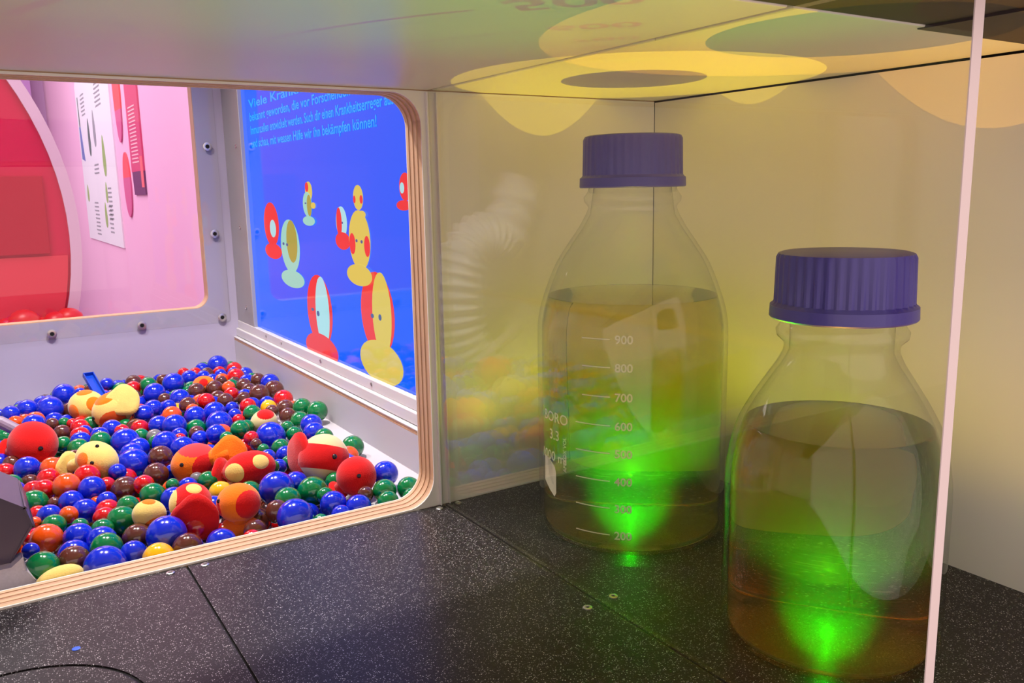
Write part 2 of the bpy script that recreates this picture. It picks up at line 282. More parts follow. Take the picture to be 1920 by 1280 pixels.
LOW_BALLS="r-259.1,29.8,-16.4,7.6;o-383.2,111.6,-3.1,7.7;b-307.4,30.2,-16.5,6.6;r-292.0,58.9,-4.0,7.6;o-383.2,112.9,-16.4,7.2;b-377.2,125.5,-4.1,7.4;b-382.0,164.4,-4.7,6.8;b-276.8,82.6,-3.5,7.7;b-236.5,44.6,-16.7,6.3;b-195.6,164.1,-1.3,7.7;b-344.7,42.1,-15.7,7.1;r-206.4,45.4,-14.8,7.7;b-243.7,192.7,-3.4,6.6;g-376.7,341.9,-4.9,7.8;g-199.5,83.2,-2.7,6.3;n-257.9,58.9,-8.9,8.1;r-276.6,57.3,-11.0,7.0;b-257.9,139.6,-6.4,7.3;g-245.4,271.0,-3.3,8.0;n-267.5,72.3,-11.5,7.8;g-314.5,341.8,-3.5,6.5;b-338.8,219.3,-5.0,7.5;g-274.2,463.9,-4.1,7.7;n-375.3,257.8,-4.2,6.5;r-366.9,136.6,-5.3,6.5;r-242.6,58.9,-14.2,6.5;n-321.6,56.2,-16.7,6.4;n-381.7,138.1,-6.8,7.7;n-283.9,70.5,-12.7,6.5;b-338.6,382.7,-6.1,7.6;r-344.3,232.2,-4.9,7.6;o-173.2,124.3,-1.5,7.5;g-250.6,97.7,-3.2,7.1;n-258.5,488.3,-3.6,8.1;n-336.2,245.2,-4.7,7.3;n-298.0,476.8,-4.3,8.2;r-222.4,207.2,-7.3,7.7;n-268.7,422.1,-3.6,7.0;b-251.8,177.7,-6.1,7.5;n-206.0,153.3,-12.1,7.1;b-375.4,287.9,-6.1,7.9;r-311.6,177.7,-4.9,7.0;b-226.7,58.0,-11.3,7.5;n-322.7,409.4,-5.2,8.0;b-268.5,395.7,-4.3,6.6;b-259.2,166.2,-3.8,7.8;b-156.8,447.7,-1.4,7.6;n-204.6,367.3,-3.9,8.0;b-187.8,503.3,-1.7,7.3;n-174.8,369.1,-1.2,7.8;n-284.2,313.4,-6.0,8.2;b-383.0,271.8,-6.2,8.0;b-174.8,313.3,-2.0,7.0;r-273.9,355.8,-3.0,7.4;g-344.7,287.2,-14.0,6.5;o-230.4,247.8,-4.3,7.7;g-204.9,68.6,-8.3,6.7;g-227.9,220.5,-14.3,7.5;b-343.0,447.8,-4.5,8.1;b-250.0,205.6,-7.1,7.8;n-188.9,475.5,-1.8,7.2;b-166.1,407.5,-0.9,8.1;b-187.8,313.4,-1.6,7.4;o-191.1,179.6,-2.5,6.5;b-211.8,59.0,-12.7,7.1;r-197.8,488.6,-2.3,6.7;r-176.0,476.9,-2.1,6.9;o-359.6,394.7,-6.5,7.2;r-251.9,151.7,-7.1,6.7;o-183.5,436.0,-1.8,7.2;b-330.4,97.0,-13.9,7.3;b-273.5,489.3,-6.8,8.1;b-275.1,382.2,-5.6,7.5;b-330.3,368.7,-5.5,6.5;g-290.2,326.0,-5.9,6.4;n-242.7,85.8,-15.0,6.9;o-307.9,487.0,-5.5,7.1;g-181.5,407.1,-2.3,6.7;o-220.6,366.0,-4.8,8.0;g-242.1,166.4,-5.9,7.1;o-222.2,260.0,-14.2,6.7;b-297.2,123.1,-16.8,6.5;n-359.2,96.5,-13.2,7.4;b-183.4,352.5,-1.8,7.2;y-243.4,355.1,-7.7,8.2;r-320.9,355.0,-5.3,6.4;b-384.0,300.9,-5.5,8.0;o-242.6,112.2,-11.9,6.9;g-214.1,434.5,-5.3,7.0;g-219.8,422.0,-6.2,6.6;n-175.2,420.5,-2.7,6.3;n-359.9,71.8,-14.0,7.5;b-288.5,166.0,-8.0,7.4;b-228.7,516.5,-11.4,7.9;b-164.8,463.7,-2.2,6.8;r-369.4,112.7,-11.2,7.2;b-296.5,95.5,-12.0,6.6;n-250.8,72.4,-13.1,6.7;b-190.2,447.7,-2.6,6.4;b-291.8,433.7,-3.1,7.1;o-274.2,408.7,-7.5,7.6;b-366.2,353.6,-4.8,6.7;g-361.8,233.9,-6.2,7.7;y-330.3,342.1,-13.2,7.9;r-280.9,177.2,-13.2,8.0;g-353.8,138.1,-16.7,7.1;r-250.3,501.2,-7.2,8.2;g-260.5,462.9,-8.1,6.5;r-213.7,138.5,-15.8,7.3;y-337.1,138.5,-14.4,8.0;b-327.7,69.7,-16.7,6.4"
DEEP_BALLS="b-490.4,31.1,-15.9,6.9;n-482.7,41.9,-14.1,7.0;n-234.4,44.3,-4.6,6.8;o-490.1,56.1,-16.8,6.4;g-485.0,70.5,-16.9,7.5;g-493.5,82.1,-15.1,7.1;b-259.4,85.4,-3.9,6.3;b-212.1,85.0,-8.5,6.6;b-181.9,83.4,-2.6,6.4;n-484.6,96.6,-17.5,6.9;b-312.0,98.2,-7.9,8.1;b-282.8,97.5,-6.9,8.1;b-234.5,96.0,-6.9,7.3;r-490.3,109.4,-14.5,7.1;n-475.7,110.7,-14.5,7.9;o-444.4,112.3,-15.5,7.3;n-428.5,110.4,-16.3,7.2;r-413.0,109.0,-14.9,6.5;r-398.0,109.8,-17.4,8.0;o-275.7,110.8,-7.6,6.9;n-261.2,110.8,-4.7,6.4;b-229.7,112.4,-5.9,6.6;n-214.9,110.9,-6.9,6.7;b-181.2,111.5,-1.4,7.6;b-485.7,125.9,-14.5,7.0;n-467.2,125.3,-14.7,7.7;r-454.4,123.2,-14.5,6.5;b-437.7,126.3,-14.6,7.2;g-424.0,124.1,-14.5,6.8;b-405.7,123.0,-17.2,7.8;b-391.4,124.7,-15.5,7.6;r-313.9,124.9,-8.0,6.3;n-205.2,123.6,-8.1,6.4;r-188.5,126.1,-1.5,7.5;n-493.3,137.5,-16.7,7.3;g-476.4,136.8,-16.2,6.8;b-461.3,138.8,-15.3,6.8;g-445.3,139.0,-15.9,7.8;o-428.9,139.1,-17.8,6.8;b-413.3,137.0,-16.4,7.1;n-400.5,137.9,-14.9,7.0;g-304.7,139.8,-8.3,6.6;n-245.0,137.0,-6.9,8.0;n-228.8,137.1,-8.4,7.5;n-195.6,137.7,-1.3,7.7;r-180.5,136.7,-1.8,7.2;o-485.2,153.5,-15.9,7.3;n-468.4,152.5,-16.7,7.0;g-452.8,152.9,-17.1,7.2;n-435.5,153.3,-16.2,7.4;b-407.2,150.1,-16.2,6.8;n-392.6,151.5,-17.0,6.7;b-235.6,150.8,-6.0,7.8;b-188.6,152.4,-1.9,7.1;b-173.9,152.2,-1.5,7.5;g-476.6,163.6,-16.0,7.5;r-459.2,165.6,-18.0,7.4;n-444.3,166.4,-15.2,7.6;n-429.1,166.1,-16.2,7.4;r-414.8,165.0,-14.6,6.4;n-400.8,163.8,-17.3,6.9;b-304.5,164.6,-8.4,7.7;g-483.9,179.0,-15.4,7.3;b-470.4,179.0,-14.6,7.3;o-436.4,177.0,-14.6,7.2;b-422.6,179.1,-14.2,7.3;y-405.1,180.0,-17.5,6.9;g-391.8,180.0,-17.6,8.1;n-342.9,176.6,-7.3,7.4;b-265.7,178.6,-7.0,6.5;b-205.1,176.9,-5.1,7.1;r-493.9,192.0,-16.4,7.9;b-474.5,192.8,-16.1,6.6;n-459.2,191.0,-14.1,7.7;r-447.3,190.3,-17.0,6.6;r-428.8,192.1,-14.2,8.0;r-414.6,192.6,-14.5,7.6;b-399.7,192.0,-14.2,6.9;g-366.1,191.1,-8.4,7.7;b-337.0,192.6,-4.3,7.8;o-275.0,191.7,-6.7,7.6;r-258.3,192.7,-8.4,7.6;b-484.1,204.7,-15.8,7.3;b-470.4,204.2,-14.1,6.5;n-451.8,203.8,-14.1,7.2;r-437.2,205.7,-15.8,6.4;b-423.8,204.8,-17.9,6.4;b-407.1,205.8,-15.3,7.7;b-391.2,206.3,-16.5,7.2;r-343.3,206.4,-8.1,6.5;n-329.6,204.2,-3.6,6.9;b-283.5,207.3,-8.7,7.9;r-491.3,220.4,-15.9,6.4;b-477.0,220.5,-16.7,6.5;n-460.0,219.5,-17.0,7.6;g-445.2,217.3,-15.7,6.9;g-428.4,217.6,-15.2,6.8;o-415.4,217.7,-14.6,6.6;n-397.6,220.7,-14.6,7.0;y-351.2,219.8,-8.6,6.4;b-320.6,218.9,-6.4,7.6;b-259.3,217.6,-6.1,8.1;g-212.9,218.3,-8.1,6.9;g-485.7,233.7,-14.1,6.3;g-468.1,232.9,-14.8,7.3;b-453.3,232.1,-17.4,6.9;b-435.8,233.0,-14.6,6.4;g-423.0,231.9,-17.4,8.2;b-408.0,233.7,-15.6,6.5;o-330.3,231.7,-7.5,6.9;b-312.4,232.7,-7.2,6.4;g-235.5,230.9,-7.2,7.0;b-490.8,247.8,-15.3,6.4;b-475.1,244.5,-15.9,6.4;b-459.0,247.4,-15.0,6.7;b-445.2,247.1,-14.8,6.7;g-431.8,244.6,-14.1,6.6;g-412.6,246.5,-17.1,6.8;b-399.9,245.5,-15.0,7.1;r-382.0,244.4,-6.6,7.8;o-352.5,246.0,-8.5,7.1;n-321.2,244.1,-3.5,6.5;r-214.6,246.6,-5.5,8.1;g-482.3,258.7,-16.1,6.9;o-468.4,260.1,-15.0,7.2;b-454.1,259.8,-17.4,6.5;o-438.3,261.2,-15.2,7.9;r-421.6,259.9,-17.7,7.1;o-404.9,258.2,-15.0,7.2;b-391.8,257.8,-15.2,7.5;b-265.0,259.6,-8.2,6.7;g-251.2,257.8,-8.4,7.6;b-205.1,260.3,-8.3,7.0;o-493.7,274.1,-17.8,6.9;n-478.3,273.5,-14.3,7.6;n-460.3,272.4,-14.7,7.2;b-444.5,273.9,-14.2,6.6;n-428.8,273.6,-15.9,7.5;n-416.0,271.0,-17.7,7.1;o-400.9,272.1,-17.6,6.8;b-288.6,273.8,-8.8,6.6;n-467.5,288.4,-16.6,7.7;b-451.4,286.4,-15.5,8.0;b-421.8,287.7,-14.9,8.0;b-405.1,285.3,-15.3,7.9;g-391.3,287.2,-14.0,7.6;g-360.1,286.0,-5.6,7.9;g-315.4,286.0,-6.9,6.9;g-296.0,285.1,-7.6,7.3;n-251.1,285.0,-8.4,8.1;r-220.9,285.5,-7.3,8.1;r-205.3,287.4,-5.5,7.2;o-160.0,288.2,-2.7,6.3;b-492.1,299.4,-14.9,8.2;b-478.5,298.0,-14.7,7.6;o-460.8,300.1,-15.1,6.9;b-443.6,298.3,-16.8,8.1;r-429.6,299.3,-17.1,7.0;n-400.0,301.0,-16.9,7.7;n-368.3,301.8,-6.3,7.5;n-353.5,300.5,-5.1,7.7;y-484.9,314.9,-16.6,6.5;b-468.4,314.0,-16.8,7.0;g-452.2,314.4,-17.2,7.1;n-439.5,313.0,-16.9,7.2;b-421.4,311.9,-15.8,7.3;b-407.9,313.2,-17.2,7.7;r-392.0,314.5,-14.1,7.2;g-377.4,312.7,-9.0,6.8;b-359.9,313.2,-5.5,7.2;b-313.5,313.0,-7.3,7.2;r-297.4,314.0,-6.7,6.7;b-267.2,313.5,-6.2,6.8;n-253.0,314.8,-6.6,8.2;r-492.6,326.2,-16.7,7.5;n-476.7,326.5,-17.2,7.9;n-459.9,328.4,-18.0,7.3;y-444.0,326.1,-14.9,6.8;b-430.0,326.4,-15.0,7.9;b-413.0,325.1,-15.3,7.1;o-397.1,327.8,-15.0,7.6;b-383.2,327.2,-8.2,6.5;n-367.4,326.1,-7.2,8.0;n-351.8,326.8,-6.9,6.4;n-338.9,325.0,-7.3,7.4;o-321.9,326.0,-7.0,7.7;o-257.5,326.3,-5.3,6.3;n-229.2,325.1,-8.3,6.9;n-484.6,339.8,-15.0,7.2;b-469.6,339.5,-15.7,7.3;r-452.4,340.0,-16.6,6.6;b-437.5,339.2,-14.3,8.0;b-423.8,341.5,-17.3,6.4;n-405.3,340.7,-15.5,8.2;n-390.8,341.8,-17.2,6.9;g-235.6,340.2,-8.8,7.8;n-206.8,342.5,-5.7,7.1;b-493.9,353.2,-17.3,6.9;b-474.8,354.1,-16.8,6.8;n-462.9,354.1,-15.4,6.3;n-445.3,355.1,-17.8,7.6;g-430.4,354.3,-15.2,7.8;b-415.4,353.2,-17.3,8.1;b-335.9,353.5,-8.9,6.4;b-289.4,355.9,-4.4,7.8;g-229.9,355.6,-7.8,6.5;b-211.8,355.3,-5.6,7.8;n-484.0,366.7,-16.2,7.0;b-469.4,368.7,-17.6,7.3;b-454.4,369.0,-15.3,6.6;r-439.2,367.1,-16.8,7.8;r-420.7,367.4,-15.6,7.5;n-407.6,368.6,-17.7,7.7;b-391.5,366.3,-17.3,7.7;b-343.8,367.5,-8.6,6.5;b-296.0,368.8,-8.6,6.6;o-284.0,368.7,-7.6,7.3;b-268.6,366.9,-6.3,6.5;b-251.0,367.8,-5.8,6.7;n-189.9,366.0,-2.3,6.7;b-490.0,380.3,-16.5,8.1;n-461.1,382.5,-14.8,7.0;o-446.3,379.1,-15.9,6.8;n-431.1,382.8,-14.5,8.1;g-415.3,380.8,-15.0,7.2;b-397.1,380.3,-18.0,6.4;g-382.1,379.3,-7.6,6.7;b-367.8,381.1,-8.2,7.6;b-351.7,381.9,-8.6,7.4;b-307.9,382.4,-8.0,7.3;b-289.8,382.3,-5.4,7.9;b-226.7,380.0,-6.4,7.1;g-313.1,394.8,-4.6,7.5;b-297.3,395.0,-8.6,6.8;g-236.2,392.9,-3.3,7.8;g-188.0,393.1,-1.6,7.4;b-304.5,408.0,-7.0,7.2;b-292.0,407.7,-5.1,6.7;b-243.0,409.6,-6.3,7.8;g-227.2,408.5,-8.3,6.8;b-343.5,420.4,-8.4,6.8;b-315.4,421.1,-6.1,6.8;y-296.9,421.2,-7.8,6.9;r-280.6,422.0,-8.0,6.9;b-252.6,420.3,-4.9,7.2;o-205.2,420.9,-4.5,7.3;g-157.5,420.7,-1.9,7.1;b-352.5,434.7,-4.7,6.8;n-338.1,434.4,-5.5,7.9;n-307.8,436.9,-4.5,7.3;b-274.6,434.2,-8.2,6.6;b-243.4,436.5,-6.1,7.0;n-198.9,434.0,-1.9,7.1;g-361.3,449.2,-8.1,6.9;b-311.8,449.1,-8.5,6.6;g-297.2,447.3,-5.7,7.3;n-283.9,449.1,-6.3,6.9;b-336.6,460.8,-5.9,6.7;r-321.3,461.5,-8.6,6.7;r-306.0,464.0,-8.4,8.0;r-289.6,461.3,-7.4,6.7;y-246.0,460.8,-6.5,7.5;r-226.5,463.6,-6.5,8.1;g-452.2,475.2,-18.0,6.8;g-421.9,475.8,-15.5,6.3;n-405.5,477.1,-17.4,7.0;b-392.6,477.3,-17.9,6.8;g-327.1,476.4,-5.5,8.1;r-253.2,473.7,-7.7,6.7;g-235.1,475.9,-8.2,7.7;b-221.5,476.7,-4.5,7.9;g-206.4,475.5,-8.5,7.3;o-490.1,488.5,-16.6,7.3;b-476.9,488.9,-16.6,8.0;n-461.2,487.7,-15.2,8.0;o-443.7,488.4,-14.4,6.8;o-431.3,489.4,-16.0,6.7;r-412.8,488.4,-14.1,7.7;o-399.1,490.3,-17.1,7.2;o-321.1,489.8,-4.8,6.5;n-288.8,489.1,-7.8,8.0;g-245.3,488.5,-5.6,6.6;n-228.6,488.0,-5.6,7.0;n-484.5,502.1,-17.4,7.6;b-470.5,504.3,-14.3,8.0;n-454.5,501.8,-17.4,7.5;g-437.1,503.0,-15.0,7.4;b-420.4,501.4,-15.6,7.3;g-406.6,501.1,-16.0,6.4;b-265.3,504.5,-8.9,6.6;r-203.4,501.8,-7.8,6.5;g-158.1,501.7,-2.6,6.4;n-493.8,515.4,-16.5,6.4;n-475.7,516.1,-16.6,7.1;b-459.1,517.7,-14.0,6.5;o-444.8,517.0,-17.0,6.5;g-431.5,517.1,-17.9,7.9;n-415.0,516.4,-14.6,7.2;n-397.6,516.3,-15.4,6.6;g-183.8,514.6,-2.4,6.6;y-166.2,516.9,-1.2,7.8;b-483.5,529.0,-14.4,6.5;b-468.2,530.3,-14.4,7.1;g-453.1,528.6,-16.7,7.2;r-436.0,531.1,-17.8,6.4;b-421.1,529.1,-15.2,6.8;y-408.2,530.8,-17.8,7.6;b-337.4,58.0,-17.0,7.6;o-315.0,70.8,-15.7,6.6;n-296.2,72.3,-16.3,7.1;n-235.4,70.6,-12.1,6.4;b-335.8,84.3,-13.8,6.7;g-322.0,83.1,-14.0,7.0;y-307.1,85.1,-12.6,6.8;g-260.5,84.5,-15.1,6.4;n-229.4,83.4,-13.1,6.5;b-345.7,99.4,-12.1,7.1;b-265.1,96.3,-12.0,6.4;n-222.4,97.5,-15.3,7.8;o-205.5,96.1,-13.5,7.8;r-461.4,111.1,-17.6,7.6;b-353.0,112.0,-16.4,8.1;n-322.8,109.2,-16.9,6.4;n-306.2,110.3,-15.4,7.1;o-289.3,111.8,-14.0,7.1;g-360.1,122.8,-15.3,6.8;n-328.5,123.4,-16.1,7.4;b-284.2,124.4,-14.3,7.5;r-267.8,125.9,-13.3,7.9;g-252.2,124.3,-15.5,6.5;g-236.8,125.9,-11.6,7.0;g-219.9,123.9,-13.4,7.5;b-321.5,137.4,-14.9,6.8;n-290.9,138.3,-16.1,7.9;b-273.2,138.7,-12.2,6.5;b-377.5,151.4,-14.5,6.5;o-358.8,152.5,-14.7,7.7;g-342.6,153.2,-13.5,7.4;r-330.5,149.9,-15.6,7.1;n-312.8,150.7,-16.6,6.5;b-298.1,153.1,-11.5,6.9;g-283.6,152.8,-16.3,7.7;b-266.8,150.1,-14.8,6.6;b-220.8,151.4,-16.9,7.5;r-493.2,164.8,-17.5,6.9;b-366.1,163.4,-12.4,6.7;b-353.8,165.3,-12.9,7.4;g-336.4,166.7,-11.9,6.6;g-319.5,165.7,-14.2,7.4;b-273.8,164.6,-12.2,7.2;r-227.4,164.1,-13.4,6.7;b-213.5,165.2,-15.3,6.5;r-358.9,179.7,-14.9,6.5;o-327.7,180.4,-15.5,6.6;g-298.2,178.0,-15.4,7.1;b-237.6,177.5,-11.1,6.4;b-221.9,179.9,-13.2,7.5;n-354.4,192.4,-16.8,7.9;g-321.3,192.6,-13.9,6.4;g-289.9,190.1,-14.0,6.5;b-229.0,192.4,-14.4,7.2;y-214.5,192.5,-12.9,8.0;b-360.8,206.9,-16.1,7.6;n-313.6,205.4,-16.0,7.2;b-298.1,205.1,-12.4,7.2;r-267.3,204.4,-13.9,6.3;r-236.3,204.5,-14.1,7.0;n-203.2,204.3,-15.4,8.1;n-306.8,218.5,-12.8,8.1;r-244.6,220.9,-12.6,6.9;n-197.9,220.4,-2.6,6.4;g-376.5,234.2,-15.2,8.0;g-298.3,230.6,-13.9,6.7;b-284.0,232.5,-12.8,6.8;r-265.9,233.1,-14.3,7.7;b-218.7,232.4,-14.8,6.6;g-203.6,234.5,-14.2,6.9;o-368.1,247.2,-17.0,8.0;b-305.9,246.8,-16.6,8.1;g-289.2,245.3,-16.6,8.0;o-275.0,244.1,-12.2,8.0;o-260.9,247.6,-12.2,8.0;o-244.1,246.5,-13.8,6.6;g-360.3,258.8,-12.0,6.8;o-345.3,260.5,-12.7,7.5;b-314.7,259.4,-14.3,8.1;r-297.6,257.8,-11.2,6.7;n-283.2,258.5,-14.4,6.9;n-234.1,258.5,-16.7,7.0;r-367.1,274.3,-16.0,7.6;b-354.0,272.4,-13.6,6.9;b-336.6,271.7,-15.5,8.2;b-320.2,274.2,-14.7,6.9;n-306.6,271.3,-16.9,7.0;y-273.3,273.5,-14.4,6.4;r-261.5,273.5,-12.0,7.3;g-228.4,274.2,-14.9,8.1;r-212.5,274.0,-13.9,7.5;r-482.4,285.1,-16.0,6.7;n-267.4,286.3,-13.8,6.7;b-236.8,287.0,-12.8,7.6;b-337.9,301.5,-14.2,7.1;r-323.2,300.2,-16.0,6.4;b-306.4,301.4,-16.5,6.5;n-289.1,298.9,-11.4,7.1;n-274.0,298.1,-16.5,8.2;n-260.9,300.1,-11.1,7.9;n-243.6,299.9,-15.8,7.2;g-345.8,313.1,-14.6,6.7;g-328.6,312.4,-14.4,7.5;b-236.8,314.3,-12.8,6.7;g-219.1,312.1,-16.5,6.7;n-206.4,315.3,-14.9,7.8;n-306.1,327.3,-14.3,7.1;o-274.6,328.6,-14.3,7.2;b-242.6,325.6,-13.5,7.6;n-213.9,328.5,-15.7,7.5;o-359.6,342.3,-13.6,7.9;g-345.2,340.3,-14.4,6.3;b-280.9,341.4,-16.5,7.9;b-252.2,340.1,-12.9,7.3;g-222.3,341.8,-16.7,6.7;r-398.6,354.4,-16.8,6.4;o-384.7,355.4,-16.5,6.7;y-305.7,354.3,-15.9,6.7;r-275.4,353.8,-15.6,7.1;b-259.9,355.0,-13.5,7.9;b-376.7,369.3,-14.9,7.5;n-361.2,369.2,-11.2,7.5;g-311.6,367.4,-13.7,8.1;y-235.6,369.1,-16.2,6.8;b-322.1,382.3,-11.6,7.6;n-260.5,381.9,-15.0,7.7;n-245.3,379.8,-14.0,8.1;n-214.8,382.5,-15.3,7.3;n-327.0,395.8,-13.5,7.2;g-282.6,393.4,-12.6,7.0;n-221.1,395.4,-15.7,7.5;g-204.9,393.2,-13.5,7.4;n-353.8,406.8,-13.0,7.1;r-338.6,409.1,-12.5,6.7;y-258.6,408.9,-14.9,6.4;g-361.4,419.5,-16.7,6.4;b-327.2,419.9,-12.5,7.8;n-236.0,421.4,-13.4,8.2;n-319.6,435.4,-15.3,6.7;g-291.4,433.4,-16.3,7.9;b-259.2,435.0,-12.8,6.5;b-229.7,433.1,-15.2,6.9;n-265.3,446.7,-13.3,7.5;o-250.2,447.9,-16.7,8.1;r-237.2,449.5,-11.6,7.3;n-220.5,449.4,-11.8,7.2;g-203.5,449.0,-15.8,7.4;r-352.6,463.3,-16.6,7.2;b-213.3,463.7,-15.9,7.3;r-483.8,475.4,-15.3,8.1;b-359.1,475.7,-11.5,7.3;b-342.8,476.1,-12.1,7.6;g-314.1,473.7,-15.8,6.3;g-281.7,476.4,-15.0,7.1;b-265.5,475.0,-15.9,6.7;n-352.6,490.9,-15.8,8.1;n-338.4,490.5,-11.8,7.6;n-214.8,490.1,-11.1,6.8;r-328.3,500.7,-13.4,7.4;r-313.7,503.9,-14.7,8.1;n-298.0,501.9,-16.4,7.2;r-281.0,504.2,-15.2,8.1;n-236.6,501.2,-13.7,6.5;b-218.9,503.2,-12.6,8.1;b-304.7,516.9,-13.4,7.8;b-289.6,515.7,-15.0,7.5;b-261.4,516.4,-14.0,7.7;b-243.2,518.0,-11.7,7.6;g-214.5,517.3,-13.4,7.8;b-314.9,531.3,-14.6,6.7;g-297.2,528.1,-14.0,7.2;b-283.9,531.1,-13.5,6.8;g-266.0,530.5,-15.4,7.5;r-252.8,530.1,-15.1,7.2;o-237.8,529.5,-16.7,7.9;y-222.3,528.6,-16.8,6.9;b-204.5,529.7,-13.6,8.0"
FIGURES={'c1':[('red',408.1,152.8,23.7,21.3),('pale',403.4,148.8,9.4,8.5),('red',406.2,126.8,26.7,7.7)],'c2':[('mint',354.4,133.9,27.0,24.8),('olive',348.3,138.6,15.3,19.6),('mint',352.4,103.6,33.1,8.3),('eye',372.4,135.5,2.8,1.4),('eye',361.5,135.1,2.7,1.4)],'c3':[('yellow',294.6,184.1,8.8,8.3),('red',298.6,187.7,4.1,4.1),('mint',299.1,173.0,11.3,10.6),('olive',293.9,171.9,5.9,9.3),('yellow',283.5,172.0,5.7,2.7),('mint',296.5,158.7,15.4,4.2),('eye',302.0,173.9,2.1,0.7)],'c4':[('pale',221.7,159.5,11.7,12.4),('red',226.4,159.5,5.7,11.5),('red',220.1,144.6,15.7,7.0),('eye',218.8,159.0,1.4,0.9)],'c5':[('yellow',184.9,178.8,9.6,9.4),('red',192.1,177.4,2.3,2.9),('red',178.4,177.4,2.9,3.2),('yellow',185.4,146.6,20.9,22.8),('red',199.6,143.4,6.1,8.2),('red',170.5,142.6,5.4,7.9),('yellow',177.4,166.2,7.5,2.9),('eye',189.8,146.1,2.0,1.2),('eye',179.6,145.7,2.0,1.3),('yellow',187.3,119.8,24.8,8.4)],'c6':[('red',101.8,186.0,9.3,9.4),('pale',106.6,185.3,3.4,3.7),('red',104.8,173.6,11.2,3.5)],'c7':[('red',285.0,80.8,31.2,31.7),('pale',277.4,80.9,16.6,30.7),('red',285.0,46.9,40.3,13.7),('eye',301.4,80.5,3.3,1.4),('eye',287.3,78.3,3.2,2.4)],'c8':[('red',159.1,92.8,30.9,31.6),('yellow',150.5,93.6,17.2,31.0),('yellow',156.1,55.9,39.6,16.7),('eye',167.6,90.3,2.8,1.8),('eye',153.0,90.8,2.7,2.4)]}
TOY_AT={
 'T1':((-313.37,370.74,5.00),16.6,14.3,(-0.39,0.92,0.03),'yellow',[('o',(-0.07,-0.14,0.99),26),('o',(-0.84,-0.54,-0.09),26),('o',(0.31,-0.90,0.31),24)],[],None),
 'T2':((-360.40,267.34,6.00),18.0,16.4,(0.34,-0.90,-0.28),'red',[],[(0.21,-0.98,0.01)],('r',(-15.29,8.25,-6.59),(0.45,-0.81,0.37),10.6)),
 'T3':((-327.18,186.49,9.00),15.5,12.2,(0.47,-0.84,-0.29),'yellow',[('o',(-0.81,-0.51,0.29),24)],[(-0.33,-0.93,0.15),(0.04,-0.45,0.89)],('y',(-16.23,9.44,-3.89),(0.53,-0.83,0.16),9.7)),
 'T4':((-271.60,152.87,5.00),15.5,13.0,(-0.99,-0.02,-0.14),'orange',[('p',(0.06,-0.14,0.99),50),('r',(0.37,-0.92,-0.07),42)],[(-0.72,-0.66,0.23)],('o',(20.79,-11.88,5.93),(-0.16,-0.92,0.36),11.9)),
 'T5':((-244.01,119.42,5.00),16.9,11.6,(0.99,-0.16,0.07),'red',[('y',(-0.86,-0.51,0.07),28),('y',(0.40,-0.75,0.53),24)],[],('r',(-15.84,9.35,-3.12),(0.65,-0.75,0.14),10.2)),
 'T6':((-290.58,75.87,5.00),12.6,11.9,(0.30,0.93,0.19),'red',[('y',(-0.98,0.06,0.21),40),('y',(0.14,-0.40,0.90),22)],[],('r',(-1.82,-19.11,-2.80),(-0.35,-0.93,0.12),13.5)),
 'T7':((-267.51,57.37,6.00),12.5,11.5,(-0.97,0.10,0.20),'orange',[('r',(0.36,-0.93,0.09),45),('r',(-0.99,0.10,-0.11),25)],[(-0.94,-0.11,0.32)],('o',(-1.40,-4.68,-11.86),(-0.08,-0.35,0.93),10.3)),
 'T8':((-199.62,100.90,8.00),16.4,16.8,(0.45,-0.89,-0.03),'cream',[('band',(0.33,0.29,0.90),0.48)],[(0.12,-0.94,0.32)],('r',(-14.27,8.04,3.38),(-0.98,-0.15,0.13),14.6)),
 'T9':((-191.79,63.89,5.00),12.9,12.6,(0.34,-0.92,0.20),'red',[],[(-0.22,-0.92,0.31)],('r',(-11.47,3.84,-8.25),(0.30,-0.50,0.81),6.8)),
 'T10':((-199.69,237.46,2.00),12.9,10.3,(0.17,-0.87,0.47),'cream',[('r',(0.01,-0.50,0.86),36)],[],None),
 'T11':((-313.54,76.92,3.00),10.5,8.6,(0.67,0.62,-0.41),'yellow',[('o',(0.13,-0.81,-0.57),38),('o',(0.03,-0.18,0.98),24)],[],None),
 'T12':((-364.26,29.93,-4.00),11.2,6.4,(-0.98,0.06,-0.19),'yellow',[],[],None),
 'T13':((-207.38,406.56,2.00),14.4,9.3,(0.31,-0.95,0.10),'orange',[('r',(-0.29,-0.84,0.46),22)],[],None),
 'T14':((-296.69,340.39,6.00),17.1,14.8,(-0.89,-0.29,-0.35),'yellow',[('o',(-0.40,-0.15,0.90),38),('d',(-0.12,-0.83,-0.54),42)],[(-0.93,-0.30,-0.21)],('y',(7.08,-10.14,8.88),(-0.19,-0.87,0.45),13.5)),
}
W, H = 162.5, 237.25
# ================================================================== the setting
# black worktop: three boards with recessed joints
fl = thing('floor', (-300, -150, 0), 'black speckled laminate worktop in front of the ball pit and under the bottles', 'floor', kind='structure')
for x0, x1 in ((-800, -309.9), (-309.0, -W - 0.6), (-W + 0.6, 0)):
    o = obj('board', box(x0, x1, -335, 0, -18, 0, 0.35), floor_m, fl)
obj('joint_base', box(-800, 0, -334, -0.5, -17, -1.2), dark, fl)
